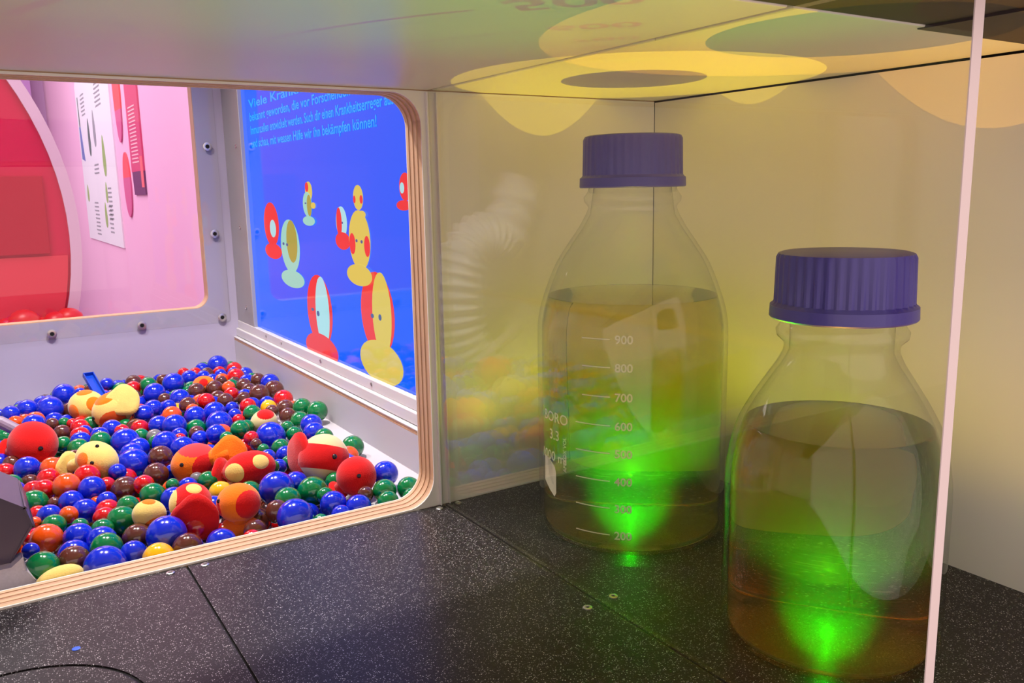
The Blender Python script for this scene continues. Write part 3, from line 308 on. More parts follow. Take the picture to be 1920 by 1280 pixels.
# round inspection lid
cxl, cyl, rl = -394.0, -112.0, 50.0
def ring(cx, cy, r0, r1, z0, z1, n=72):
    V, F = [], []
    for r, z in ((r0, z0), (r0, z1), (r1, z1), (r1, z0)):
        for i in range(n): V.append((cx + r * math.cos(2 * math.pi * i / n), cy + r * math.sin(2 * math.pi * i / n), z))
    for k in range(4):
        for i in range(n): a, b = k * n, ((k + 1) % 4) * n; F.append((a + i, a + (i + 1) % n, b + (i + 1) % n, b + i))
    return V, F
obj('lid', lathe([(rl - 2.2, 0.01), (rl - 2.2, 0.5), (rl - 3, 0.8)], cxl, cyl), floor_m, fl)
obj('lid_groove', ring(cxl, cyl, rl - 2.2, rl - 0.9, 0.0, 0.06), dark, fl)
obj('lid_rim', ring(cxl, cyl, rl - 0.9, rl + 1.4, 0.0, 0.7), floor_m, fl)
for x, y in ((-318, -4.4), (-301.5, -4.6), (-168.5, -5.3), (-155.2, -4.0), (-154, -147.6), (-170, -149.3)): screw((x, y, 0), (0, 0, 1), fl, 2.1)
# ceiling boards
ce = thing('ceiling', (-300, -120, H), 'white laminate boards closing the cabinet from above', 'ceiling', kind='structure')
obj('board', box(-800, -W - 1.3, -243, 0, H, H + 18, 0.5), white_gloss, ce)
obj('board', box(-W + 1.3, 0, -243, 0, H, H + 18, 0.5), white_gloss, ce)
obj('joint_base', box(-W - 5, -W + 5, -242, -1, H + 4, H + 10), dark, ce)
obj('fascia', join(box(-800, -92, -330, -243.4, H + 0.6, H + 40), box(-92, 60, -330, -240, H - 0.4, H + 40)), fascia_m, ce)
# wall with the big rounded opening: laminate, plywood plies, laminate
OPEN = rrect(-620, -168.6, 1.0, 235.6, 17)
OUT = [(-800, -40), (0, -40), (0, H + 60), (-800, H + 60)]
wb = thing('wall_back', (-400, 10, 0), 'white plywood wall with a rounded opening onto the ball pit', 'wall', kind='structure')
obj('laminate', slab_hole([(-800, 0), (-0.35, 0), (-0.35, H - 0.5), (-800, H - 0.5)], OPEN, 0, 0.8), white, wb)
for i in range(7):
    g = 0.0 if i % 2 == 0 else 0.35
    obj('ply', slab_hole(OUT, rrect(-620 - g, -168.6 + g, 1 - g, 235.6 + g, 17), 0.8 + i * 2.63, 0.8 + (i + 1) * 2.63), ply_a if i % 2 == 0 else ply_b, wb)
obj('laminate', slab_hole(OUT, OPEN, 19.2, 20.0), white, wb)
wr = thing('wall_right', (9, -160, 0), 'white laminate side wall behind the two bottles', 'wall', kind='structure')
obj('panel', box(0.0, 18, -335, -0.25, 0, H - 1.1), white, wr)
obj('joint_base', box(2, 20, -335, 22, -10, H + 30), dark, wr)
# ball pit shell
D = 545
pf = thing('floor_pit', (-320, 280, -24), 'white floor of the ball pit showing bare along the right side', 'floor', kind='structure')
obj('floor_sheet', ([(x, y, z) for y in (20, D) for x, z in ((-141, -8.5), (-192, -8.5), (-214, -25), (-500, -25))], [(0, 1, 5, 4), (1, 2, 6, 5), (2, 3, 7, 6)]), pit_white, pf)
wp = thing('wall_pit', (-138, 280, -10), 'low white board with plywood edge below the blue screen', 'wall', kind='structure')
obj('board', box(-141, -123, 20, D, -30, 19.4), pit_white, wp)
for i, (z0, z1) in enumerate(((19.4, 20.4), (20.4, 21.4), (21.4, 22.4))): obj('ply', box(-141.0 + (0.3 if i == 1 else 0), -123, 20, D, z0, z1), (ply_b, ply_a, ply_b)[i], wp)
obj('ledge', box(-141.3, -126, 20, D, 22.4, 23.6, 0.4), mat('ledge_white', srgb(240, 238, 236), 0.12, 0.5), wp)
wl = thing('wall_left', (-500, 280, 0), 'far left wall of the ball pit with a plywood ledge', 'wall', kind='structure')
obj('board', box(-518, -500, 20, D, -30, 46), pit_white, wl)
for i in range(3): obj('ply', box(-518, -500 + (0.3 if i == 1 else 0), 20, D, 46 + i * 1.4, 47.4 + i * 1.4), (ply_a, ply_b, ply_a)[i], wl)
obj('upper_panel', box(-540, -516, 20, D, 50.2, 620), mat('upper_grey', srgb(150, 146, 150), 0.5), wl)
FW = rrect(-462, -165.4, 58.5, 420, 15)
wf = thing('wall_far', (-320, 550, 0), 'far white frame wall of the ball pit with a rounded window', 'wall', kind='structure')
obj('board', slab_hole([(-518, -30), (-125, -30), (-125, 620), (-518, 620)], FW, D, D + 16), mat('lavender_grey_laminate', srgb(176, 168, 190), 0.4, 0.4, noise=0.02, nscale=9), wf)
obj('ply', slab_hole(rrect(-463, -164.4, 57.5, 421, 16), rrect(-461.2, -166.2, 59.3, 419, 14.2), D + 0.5, D + 15.5), ply_a, wf)
obj('pit_top_blocker', box(-540, -110, 20, D + 16, 620, 632), pit_white, wf)  # unseen board added to keep the world light out of the pit
obj('wall_screen_side', box(-128, -110, 20, D + 16, 300, 620), pit_white, wf)
wi = thing('window_1', (-300, D - 3, 41), 'clear acrylic sheet bolted over the far window of the ball pit', 'window', kind='structure')
obj('sheet', slab_hole(rrect(-486, -144.2, 40.7, 440, 3), None, D - 4.2, D - 0.2), pane_m, wi)
for x, z in ((-322.5, 46.4), (-237.3, 46.4), (-153.4, 46.9), (-154.2, 139.8), (-154.6, 233.4), (-154.8, 327), (-405, 46.4)): screw((x, D - 4.3, z), (0, -1, 0), wi, 4.6)
# neighbouring pink room
pk = obj('wall_pink', box(0, 30, 700, 4300, -700, 1500), mat('pink_wall', srgb(243, 190, 228), 0.5, 0.3, noise=0.04, nscale=1.5)); tag(pk, 'pink wall of the room beyond the far window', 'wall', kind='structure')
pe = thing('wall_end', (-1000, 4310, 0), 'lilac end wall behind the red drum', 'wall', kind='structure')
obj('panel', box(-3000, 0, 4300, 4330, -700, 1800), mat('lilac_wall', srgb(205, 160, 215), 0.6, 0.3), pe)
for x0, x1, c in ((-320, -200, (170, 120, 180)), (-120, -60, (185, 130, 205))): obj('pilaster', box(x0, x1, 4200, 4300, -700, 1800), mat('lilac%d' % x0, srgb(*c), 0.6, 0.3), pe)
fp = obj('floor_pink', box(-3000, 0, 700, 4300, -720, -700), mat('pink_floor', srgb(150, 110, 140), 0.6, 0.3)); tag(fp, 'floor of the pink room beyond the window', 'floor', kind='structure')
# ---- printed boards on the pink wall
pb = thing('poster', (-1, 2660, 30), 'white information board with green plant pictures on the pink wall', 'poster')
obj('sheet', prism_x([(2265, 30), (3050, 30), (3050, 560), (2900, 660), (2265, 660)], -4, 0), mat('board_white', srgb(232, 232, 246), 0.5, 0.3), pb)
pm = mat('print_grey', srgb(150, 152, 165), 0.6, 0.2); pgn = mat('print_green', srgb(150, 178, 110), 0.6, 0.2); pbl = mat('print_blue', srgb(110, 125, 190), 0.6, 0.2); pdk = mat('print_dark', srgb(95, 110, 110), 0.6, 0.2)
def leafy(y, z, w, h, m_, par, name='picture'):
    P = [(y + w * math.cos(t) * (1 - 0.35 * math.sin(t)), z + h * math.sin(t)) for t in [2 * math.pi * i / 16 for i in range(16)]]
    return obj(name, prism_x(P, -4.6, -4.1), m_, par)
for y, z, w, h, m_ in ((2780, 372, 26, 62, pdk), (2640, 392, 26, 58, pm), (2480, 300, 30, 62, pgn), (2500, 190, 20, 32, pgn), (2560, 120, 24, 40, pgn), (2960, 190, 22, 30, pgn)): leafy(y, z, w, h, m_, pb)
obj('picture', prism_x([(2940, 300), (3020, 310), (3020, 420), (2985, 420)], -4.6, -4.1), pbl, pb)
obj('picture', prism_x([(2985, 420), (3010, 420), (3005, 520), (2990, 520)], -4.6, -4.1), pdk, pb)
for y0, z0, n, wd in ((2820, 520, 6, 120), (2440, 520, 6, 150), (2620, 282, 3, 130), (2720, 160, 9, 120), (2400, 205, 8, 90), (2420, 150, 7, 90)):
    for k in range(n): obj('print_line', prism_x([(y0, z0 - k * 13), (y0 + wd * (0.7 + 0.3 * ((k * 7) % 5) / 5), z0 - k * 13), (y0 + wd * 0.8, z0 - k * 13 - 5), (y0, z0 - k * 13 - 5)], -4.5, -4.1), pm, pb)
ps = thing('poster', (-1, 1920, 182), 'long red panel with white text lines and a dark purple foot on the pink wall', 'poster')
obj('sheet', prism_x([(1833, 240), (2005, 240), (2005, 620), (1833, 620)], -4, 0), mat('panel_red', srgb(214, 70, 120), 0.5, 0.3), ps)
obj('foot', prism_x([(1833, 182), (1990, 182), (1998, 240), (1833, 240)], -4, 0), mat('panel_purple', srgb(110, 50, 100), 0.5, 0.3), ps)
obj('tab', prism_x([(1836, 200), (1870, 200), (1870, 275), (1836, 275)], -4.6, -4.1), mat('panel_coral', srgb(245, 110, 120), 0.5, 0.3), ps)
for k in range(16): obj('print_line', prism_x([(1880 + 8 * (k % 3), 400 - k * 9), (1975, 400 - k * 9), (1975, 396.5 - k * 9), (1880, 396.5 - k * 9)], -4.6, -4.1), mat('panel_text', srgb(245, 190, 205), 0.5, 0.3), ps)
for (yc, z0, z1, zs, lab) in ((2140, 322, 620, 408, 'upper slim red capsule sign on the pink wall'), (2100, 122, 295, 228, 'lower slim red capsule sign on the pink wall')):
    q = thing('capsule_sign', (-1, yc, z0), lab, 'sign', 'capsule signs')
    zm, hh = (z0 + z1) / 2, (z1 - z0) / 2
    prof = lambda lo, hi: [(yc + 55 * math.sqrt(max(0, 1 - ((z - zm) / hh) ** 2)), z) for z in [lo + (hi - lo) * i / 10 for i in range(11)]]
    def lens(lo, hi): r_ = prof(lo, hi); return r_ + [(2 * yc - a, b) for a, b in reversed(r_)]
    cl = lambda P: [q_ for i, q_ in enumerate(P) if i == 0 or (abs(q_[0] - P[i - 1][0]) + abs(q_[1] - P[i - 1][1])) > 0.01]
    obj('lower_half', prism_x(cl(lens(z0 + 0.5, zs)), -4, 0), mat('capsule_rose', srgb(214, 95, 150), 0.5, 0.3), q)
    obj('upper_half', prism_x(cl(lens(zs, z1 - 0.5)), -4, 0), mat('capsule_red', srgb(240, 85, 95), 0.5, 0.3), q)
# ---- big red drum beyond the window
dr = thing('red_drum', (-750, 1200, -400), 'huge red round drum front with pale rim beyond the far window', 'drum')
DC = (-752, 118)
circ = lambda r, n=96: [(DC[0] + r * math.cos(2 * math.pi * i / n), DC[1] + r * math.sin(2 * math.pi * i / n)) for i in range(n)]
obj('front', slab_hole(circ(514), None, 1200, 1230), mat('drum_red', srgb(214, 6, 78), 0.6, 0.12), dr)
obj('rim', slab_hole(circ(531), circ(514), 1192, 1240), mat('drum_rim', srgb(226, 196, 224), 0.45, 0.4), dr)
obj('dark_panel', box(-420, -269, 1192, 1199.5, 89, 217, 1), mat('drum_dark_red', srgb(190, 2, 56), 0.6, 0.12), dr)
obj('lower_panel', slab_hole([(x, z) for x, z in circ(510) if z < 86], None, 1196, 1199.5), mat('drum_salmon', srgb(232, 62, 88), 0.6, 0.12), dr)
sh = obj('drum_shelf', box(-500, -205, 1090, 1184, -62, -46, 1.5), mat('shelf_white', srgb(230, 200, 222), 0.5)); tag(sh, 'pale shelf in front of the red drum', 'shelf')
for k, (x, r, cc) in enumerate(((-345, 20, 'red'), (-322, 26, 'red'), (-296, 18, 'red'), (-277, 22, 'red'), (-257, 24, 'red'), (-238, 17, 'purple'), (-222, 14, 'pink'))):
    b = obj('red_ball' if cc == 'red' else 'small_ball', sphere((x, 1140 - 6 * (k % 2), -46 + r), r), mat('room_' + cc, {'red': srgb(225, 40, 52), 'purple': srgb(110, 80, 170), 'pink': srgb(235, 140, 190)}[cc], 0.3), None, True)
    nm = ['leftmost', 'second', 'third', 'fourth', 'fifth', 'sixth', 'rightmost'][k]
    tag(b, '%s %s ball from the left in the row below the big red drum' % (nm, cc), 'ball', 'balls on the shelf of the red drum')
# ================================================================== blue screen
XS = -131.0
ds = thing('display_screen', (-128, 260, 24), 'blue video screen with toy figures and light blue text beside the ball pit', 'screen')
def emis(name, col, s=1.0):
    return mat(name, (0.005, 0.005, 0.006, 1), 0.06, 0.25, emit=col, es=s)
obj('panel', box(XS, XS + 8, 24, 482, 42, 430), emis('screen_blue', srgb(0, 98, 255), 0.95), ds)
rail = obj('bottom_rail', join(box(-138.2, -126, 24, 545, 24, 33, 0.8), box(-135.6, -126, 24, 545, 33, 41.6, 0.6)), rail_m, ds)
for y in (437, 387, 277, 166, 60): screw((-135.7, y, 38), (-1, 0, 0), rail, 1.6)
stile = obj('side_rail', box(-135.2, -126, 482, 545, 41.6, 430, 0.8), alu, ds)
for y, z in ((507, 60), (507, 147), (500, 232)): screw((-135.3, y, z), (-1, 0, 0), stile, 2.4)
FCOL = {'red': srgb(240, 62, 62), 'pale': srgb(170, 225, 232), 'mint': srgb(150, 215, 200), 'olive': srgb(168, 162, 70), 'yellow': srgb(222, 200, 92), 'eye': srgb(70, 95, 150)}
def ell_yz(y, z, a, b, x, n=28, squash=0.0):
    P = [(y + a * math.cos(t) * (1 - squash * math.sin(t)), z + b * math.sin(t)) for t in [2 * math.pi * i / n for i in range(n)]]
    return prism_x(P, x, x + 0.12)
for k, L in FIGURES.items():
    fg = None
    for i, (c, y, z, a, b) in enumerate(L):
        vf = ell_yz(y, z, a, b, XS - 0.2 - 0.14 * i)
        if fg is None: fg = obj('figure', vf, emis('screen_' + c, FCOL[c], 0.95), ds)
        else: obj('eye' if c == 'eye' else 'patch', vf, emis('screen_' + c, FCOL[c], 0.95), fg)
cyan = emis('screen_cyan', srgb(0, 165, 255), 1.0)
for s, z, wd in (('Viele Krankheitserreger', 267, 300), ('bekannt geworden, die vor Forschenden zu neuen', 254.3, 330), ('Immunzellen entwickelt werden. Such dir einen Krankheitserreger aus', 241.4, 342), ('und schau, mit wessen Hilfe wir ihn bekämpfen können!', 228.5, 312)):
    V, F = text_vf(s, 11.5, width=wd, bold=0.2)
    obj('text_line', ([(XS - 0.25, 456 - x, z + y) for x, y, _ in V], F), cyan, ds)
# ================================================================== acrylic divider
pn = thing('acrylic_divider', (-W, -150, 0), 'upright clear acrylic pane between ball pit side and the bottles', 'pane')
obj('sheet', box(-W - 2.2, -W + 2.2, -302, -1.2, 0.4, H - 0.2), pane_m, pn)
obj('sheet_front', box(-W - 2.2, -W + 2.2, -302.4, -302.05, 0.4, H - 0.2), pane_edge, pn)
obj('channel', join(box(-W - 3.3, -W - 2.5, -2.2, -0.2, 0.2, H - 1.2), box(-W + 2.5, -W + 3.3, -2.2, -0.2, 0.2, H - 1.2)), mat('channel_white', srgb(232, 226, 226), 0.3), pn)
# ================================================================== bottles
def smooth_prof(pts, n=4):
    out = []
    for i in range(len(pts) - 1):
        p0 = pts[max(i - 1, 0)]; p1 = pts[i]; p2 = pts[i + 1]; p3 = pts[min(i + 2, len(pts) - 1)]
        for k in range(n):
            t = k / n
            out.append(tuple(0.5 * (2 * b + (c - a) * t + (2 * a - 5 * b + 4 * c - d) * t * t + (3 * b - a - 3 * c + d) * t ** 3) for a, b, c, d in zip(p0, p1, p2, p3)))
    return out + [pts[-1]]
def bottle(c, R_, outer, neck, level, cap_top, cap_bot, lm, label, face, rib):
    cx, cy = c
    t = thing('lab_bottle', (cx, cy, 0), label, 'bottle')
    po = smooth_prof(outer) + neck
    th = 2.3
    pin = [(0.0, 1.0), (R_ - 6.2, 1.0), (R_ - 4.1, 1.9), (R_ - 2.9, 4.4), (R_ - th - 0.2, 9)] + [(r - th, z) for r, z in smooth_prof(outer) if z > 10] + [(neck[-1][0] - 3, neck[-1][1])]
    gl = obj('glass', join(lathe([(0.0, 0.5), (outer[0][0] - 4, 0.4)] + po, cx, cy, 96)), glass_m, t, True)
    me = gl.data
    obj('inner_wall', lathe(pin, cx, cy, 96), glass_in, gl, True)
    lq = [(0.0, 1.3), (R_ - 5.6, 1.3), (R_ - 4.0, 1.9), (R_ - 3.1, 3.4), (R_ - th - 0.4, 6)] + [(r - th - 0.35, z) for r, z in smooth_prof(outer) if 10 < z < level - 0.5]
    rl_ = lq[-1][0]
    rr = [r - th - 0.35 for r, z in smooth_prof(outer) if z <= level][-1]
    lq += [(rr, level - 0.3), (rr - 0.3, level), (0.0, level)]
    li = obj('liquid', lathe(lq, cx, cy, 96), lm, t, True, sharp=40)
    hcap = cap_top - cap_bot
    n = 160
    cp = [(0.0, cap_top), (23.2, cap_top), (24.7, cap_top - 0.5), (25.5, cap_top - 2), (25.9, cap_bot + 6.4), (26.4, cap_bot + 5.6), (27.3, cap_bot + 5.0), (27.5, cap_bot + 0.6), (27.0, cap_bot), (23.6, cap_bot), (23.6, cap_bot + 3), (0.0, cap_bot + 3)]
    obj('cap', lathe(cp, cx, cy, n, rib=(3, 4, rib, 4)), cap_m, t, True, sharp=28)
    return t
def wrap(vf, c, r, ang, z, par, name, m_=None):
    """lay flat lettering (x right, y up) onto the bottle's round side"""
    cx, cy = c; V = []
    for x, y, _ in vf[0]:
        a = ang + x / r; V.append((cx + r * math.cos(a), cy + r * math.sin(a), z + y))
    return obj(name, (V, vf[1]), m_ or print_m, par)
def bar(x0, x1, y0, y1, n=10, rnd=0.0):
    V = [(x0 + (x1 - x0) * i / n, y, 0) for i in range(n + 1) for y in (y0, y1)]
    return V, [(2 * i, 2 * i + 2, 2 * i + 3, 2 * i + 1) for i in range(n)]
liq1 = liquid_mat('yellow_dye_water', 127.5, (0.93, 0.84, 0.0, 1), 48, (0.06, 1.0, 0.02, 1), 0.55)
liq2 = liquid_mat('orange_dye_water', 90.0, (0.96, 0.74, 0.0, 1), 48, (0.08, 1.0, 0.02, 1), 0.4)
B1, B2 = (-88.92, -82.74), (-99.72, -220.95)
b1 = bottle(B1, 50.5, [(46.5, 0.0), (48.3, 1.2), (49.8, 4), (50.5, 9), (50.5, 60), (50.5, 104), (49.6, 117), (46.3, 129), (40.5, 143.5), (34.0, 154), (28.2, 162.5), (24.3, 169.5)],
            [(22.9, 173), (23.4, 174.2), (25.0, 176), (25.3, 178.5), (23.4, 181), (22.8, 183), (22.6, 188)], 127.5, 209.6, 183.2, liq1,
            'large round lab bottle of yellow-green liquid with violet-blue cap near the corner', None, 0.35)
b2 = bottle(B2, 43.0, [(39.0, 0.0), (40.8, 1.2), (42.2, 4), (43.0, 9), (43.0, 45), (43.0, 62), (42.2, 73), (39.2, 87), (34.6, 97), (28.8, 106.5), (24.0, 114), (21.6, 119)],
            [(21.4, 121.5), (22.2, 123), (24.4, 125), (24.7, 127.4), (23.2, 129.6), (22.6, 132), (22.4, 137)], 90.0, 157.8, 132.2, liq2,
            'smaller lab bottle of orange-green liquid with ribbed violet-blue cap in the foreground', None, 0.8)
A1 = -2.2768                                    # printed side of the large bottle faces the open front
for v, z in ((900, 111.6), (800, 97.7), (700, 83.0), (600, 68.5), (500, 54.4), (400, 40.1), (300, 26.0), (200, 11.9)):
    V, F = text_vf(str(v), 5.9, bold=0.12)
    wrap(([(x - 8.0, y - 2.1, 0) for x, y, _ in V], F), B1, 50.75, A1, z, b1, 'numeral')
    wrap(bar(-29 if v < 700 else -25, -10.2, -0.28, 0.28), B1, 50.75, A1, z, b1, 'graduation_line')
for s, sz, a, z in (('BORO', 7.6, -62.5, 65), ('3.3', 7.6, -56, 55.5), ('1000 ml', 7.2, -66.0, 44)):
    V, F = text_vf(s, sz, bold=0.05); wrap((V, F), B1, 50.75, A1 - 51.0 * 0 + math.radians(a), z, b1, 'lettering')
V, F = text_vf('APPROX VOL', 3.1, bold=0.03); wrap(([(-y, x, 0) for x, y, _ in V], F), B1, 50.75, A1 + math.radians(-40), 40, b1, 'lettering')
P = [(-6, 0), (-5.5, 14), (0, 13), (5, 10), (6, 7), (6, -4), (4.5, -6.5), (0, -4)]
wrap(([(x, y, 0) for x, y in P], [tuple(range(len(P)))]), B1, 50.75, A1 + math.radians(-56), 31, b1, 'writing_patch')
# lamps added inside the liquid to stand in for the LED under each foot
for (bx, by), p_up, p_glow, p_foot, col, ang in ((B1, 3.0, 16.0, 0.09, (0.80, 1.0, 0.02), -2.2768), (B2, 1.6, 18.0, 0.09, (0.95, 0.95, 0.02), -2.51)):
    light('led_stand_in', 'SPOT', (bx, by, 26), p_up, col, (bx, by, 200), spot_size=math.radians(179), spot_blend=0.6, shadow_soft_size=0.0)
    ca, sa = math.cos(ang), math.sin(ang)
    light('led_stand_in', 'SPOT', (bx + 12 * ca, by + 12 * sa, 5), p_glow, (0.0, 1.0, 0.0), (bx + 82 * ca, by + 82 * sa, 62), spot_size=math.radians(78), spot_blend=0.9, shadow_soft_size=0.0)  # green spot added to make the glow near the base
    light('led_stand_in', 'POINT', (bx + 8 * ca, by + 8 * sa, 5), p_foot, (0.0, 1.0, 0.0), shadow_soft_size=0.0)  # weak green point added to tint the foot of the liquid
# ================================================================== plush fish
FM = {'y': mat('plush_yellow', srgb(238, 206, 112), 0.9, 0.1, sheen=0.4, noise=0.06, nscale=300, bump=0.3, bscale=1200), 'o': mat('plush_orange', srgb(250, 122, 16), 0.9, 0.1, sheen=0.3, noise=0.06, nscale=300, bump=0.3, bscale=1200),
      'r': mat('plush_red', srgb(214, 24, 22), 0.9, 0.1, sheen=0.25, noise=0.06, nscale=300, bump=0.3, bscale=1200), 'p': mat('plush_pink_red', srgb(232, 60, 62), 0.9, 0.1, sheen=0.3), 'd': mat('plush_dark_orange', srgb(206, 78, 16), 0.9, 0.1, sheen=0.3),
      'c': mat('plush_cream', srgb(228, 204, 146), 0.9, 0.1, sheen=0.4, noise=0.05, nscale=300)}
BODY = {'yellow': 'y', 'red': 'r', 'orange': 'o', 'cream': 'c'}
eye_m = mat('toy_eye', (0.008, 0.006, 0.006, 1), 0.08, 0.6)
TOY_LABEL = {'T1': 'yellow plush fish with round orange spots beside the blue scoop', 'T2': 'plain red plush fish at the left edge of the ball pit', 'T3': 'yellow plush fish with an orange cheek and two black eyes',
             'T4': 'orange plush fish with pink-red back and orange tail', 'T5': 'red plush fish with yellow spots in the middle of the pit', 'T6': 'red and yellow plush fish turning its broad red tail to the opening',
             'T7': 'orange and red striped plush fish beside the broad red tail', 'T8': 'cream plush fish with a wide red band and red tail', 'T9': 'small plain red plush fish below the cream and red one',
             'T10': 'cream plush fish with red patch half buried behind the big blue ball', 'T11': 'yellow plush fish lying face down with orange patches near the opening', 'T12': 'plain yellow plush fish squeezed against the plywood sill',
             'T13': 'flat orange plush fish far back in the pit', 'T14': 'yellow and orange plush fish with a flat yellow tail, leaning over the spotted one'}
TOY_SHORT = {'T1': 'spotted yellow fish', 'T2': 'plain red fish at the left', 'T3': 'yellow fish with orange cheek', 'T4': 'orange fish with pink-red back', 'T5': 'yellow-spotted red fish', 'T6': 'fish with broad red tail', 'T7': 'striped orange fish',
             'T8': 'cream fish with red band', 'T9': 'small red fish at the right', 'T10': 'half-buried cream fish', 'T11': 'face-down yellow fish', 'T12': 'plain yellow fish at the sill', 'T13': 'far orange fish', 'T14': 'fish with flat yellow tail'}
def fish(key):
    c, a, b, N, col, patches, eyes, tail = TOY_AT[key]
    c = Vector(c); N, T, Q = frame_of(N); t = thing('plush_fish', tuple(c - Vector((0, 0, b))), TOY_LABEL[key], 'soft toy', 'plush fish in the ball pit')
    body = obj('body', ellipsoid(c, (N * a, T * b, Q * b), 32, 20), FM[BODY[col]], t, True)
    def surf(d, k=1.0):
        d = Vector(d).normalized(); l = Vector((d.dot(N) / a, d.dot(T) / b, d.dot(Q) / b)); return c + d * (k / l.length)
    for kind, d, g in patches:
        n1, t1, q1 = frame_of(d); V, F = [], []
        if kind == 'band':
            nn, kk = 40, 8
            for j in range(kk + 1):
                h = -g + 2 * g * j / kk; s_ = math.sqrt(1 - h * h)
                for i in range(nn): f = 2 * math.pi * i / nn; V.append(tuple(surf(n1 * h + (t1 * math.cos(f) + q1 * math.sin(f)) * s_, 1.0 + (0.018 if 0 < j < kk else 0.001))))
            F = [(j * nn + i, j * nn + (i + 1) % nn, (j + 1) * nn + (i + 1) % nn, (j + 1) * nn + i) for j in range(kk) for i in range(nn)]
            obj('band', (V, F), FM['r'], t, True); continue
        nn, kk = 24, 6; V = [tuple(surf(n1, 1.02))]
        for j in range(1, kk + 1):
            al = math.radians(g) * j / kk
            for i in range(nn): f = 2 * math.pi * i / nn; V.append(tuple(surf(n1 * math.cos(al) + (t1 * math.cos(f) + q1 * math.sin(f)) * math.sin(al), 1.02 if j < kk else 0.998)))
        F = [(0, 1 + i, 1 + (i + 1) % nn) for i in range(nn)] + [(1 + j * nn + i, 1 + (j + 1) * nn + i, 1 + (j + 1) * nn + (i + 1) % nn, 1 + j * nn + (i + 1) % nn) for j in range(kk - 1) for i in range(nn)]
        obj('patch', (V, F), FM[kind], t, True)
    for d in eyes: obj('eye', sphere(surf(d, 0.99), max(1.1, b * 0.11), 12, 8), eye_m, t, True)
    if tail:
        m_, off, nrm, r = tail; n1, t1, q1 = frame_of(nrm); tc = c + Vector(off); V, F = [], []
        nn = 28
        for lay, (rs, h) in enumerate(((0.0, -0.20), (0.75, -0.20), (0.97, -0.10), (1.0, 0.0), (0.97, 0.10), (0.75, 0.19), (0.0, 0.17))):
            if rs == 0: V.append(tuple(tc + n1 * h * r)); continue
            for i in range(nn):
                f = 2 * math.pi * i / nn; w_ = 1.0 + 0.06 * math.cos(3 * f + 0.7) + 0.03 * math.cos(5 * f); V.append(tuple(tc + n1 * h * r * (1 + 0.25 * math.cos(2 * f)) + (t1 * math.cos(f) + q1 * math.sin(f)) * r * rs * w_))
        F = [(0, 1 + (i + 1) % nn, 1 + i) for i in range(nn)]
        for j in range(4): F += [(1 + j * nn + i, 1 + j * nn + (i + 1) % nn, 1 + (j + 1) * nn + (i + 1) % nn, 1 + (j + 1) * nn + i) for i in range(nn)]
        e = len(V) - 1; F += [(e, 1 + 4 * nn + i, 1 + 4 * nn + (i + 1) % nn) for i in range(nn)]
        tl = obj('tail', (V, F), FM[m_], t, True)
        d = (tc - c); obj('tail_root', tube([c + d * 0.3, c + d * 0.65, tc], lambda k: (b * 0.55, b * 0.42, b * 0.3)[k], 12), FM[m_], tl, True)
    return t
for k in TOY_AT: fish(k)
# ================================================================== balls
BC = {'b': ('blue', srgb(14, 42, 200)), 'g': ('green', srgb(0, 118, 58)), 'r': ('red', srgb(206, 16, 20)), 'n': ('brown', srgb(92, 46, 34)), 'o': ('orange', srgb(238, 84, 14)), 'y': ('yellow', srgb(250, 184, 10)), 'k': ('grey', srgb(122, 116, 116))}
BM = {}
for k, (n, c) in BC.items():
    M = mat('glossy_' + n, c, 0.17, 0.5, coat=0.7, noise=0.08, nscale=120)
    V, F = sphere((0, 0, 0), 1000, 24, 14)
    me = bpy.data.meshes.new('ball'); me.from_pydata([(x * S, y * S, z * S) for x, y, z in V], [], F); me.materials.append(M)
    me.polygons.foreach_set('use_smooth', [True] * len(me.polygons)); me.update(); BM[k] = me
def parse(s): return [(q[0], *map(float, q[1:].split(','))) for q in s.split(';')]
ORD = ['', 'second ', 'third ', 'fourth ', 'fifth ', 'sixth ', 'seventh ', 'eighth ', 'ninth ', 'tenth ', 'eleventh ', 'twelfth ', 'thirteenth ', 'fourteenth ', 'fifteenth ', 'sixteenth ', 'seventeenth ', 'eighteenth ', 'nineteenth ', 'twentieth ']
seen = {}
rows = []
for low, data in ((0, parse(BALLS)), (1, parse(LOW_BALLS))):
    for c, x, y, z, r in data:
        best = min(TOY_AT, key=lambda t: (Vector(TOY_AT[t][0]) - Vector((x, y, z))).length)
        d = Vector((x, y, 0)) - Vector(TOY_AT[best][0]); a = d.x * _r.x + d.y * _r.y; e = d.x * _f.x + d.y * _f.y
        side = ('right of' if a > 0 else 'left of') if abs(a) > abs(e) else ('behind' if e > 0 else 'in front of')
        size = 'big' if r > 9.2 else ('small' if r < 6.4 else 'medium')
        rows.append((low, c, size, best, side, (Vector((x, y, z)) - Vector(TOY_AT[best][0])).length, x, y, z, r))
rows.sort(key=lambda q: q[5])
for low, c, size, best, side, dist, x, y, z, r in rows:
    k = (low, c, size, best, side); i = seen.get(k, 0); seen[k] = i + 1; n = BC[c][0]
    lab = '%s%s %s ball, %snearest %s the %s' % ('half-hidden ' if low else 'glossy ', size, n, ORD[i], side, TOY_SHORT[best])
    o = bpy.data.objects.new('ball', BM[c]); COL.objects.link(o); o.location = (x * S, y * S, z * S); o.scale = (r * S,) * 3
    o.rotation_euler = (random.uniform(0, 6), random.uniform(0, 6), random.uniform(0, 6))
    tag(o, lab, 'ball', 'balls in the pit')
V, F, MI = [], [], []
keys = list(BC)
for c, x, y, z, r in parse(DEEP_BALLS):
    v, f = sphere((x, y, z), r, 10, 7); n = len(V); V += v; F += [tuple(i + n for i in q) for q in f]; MI += [keys.index(c)] * len(f)
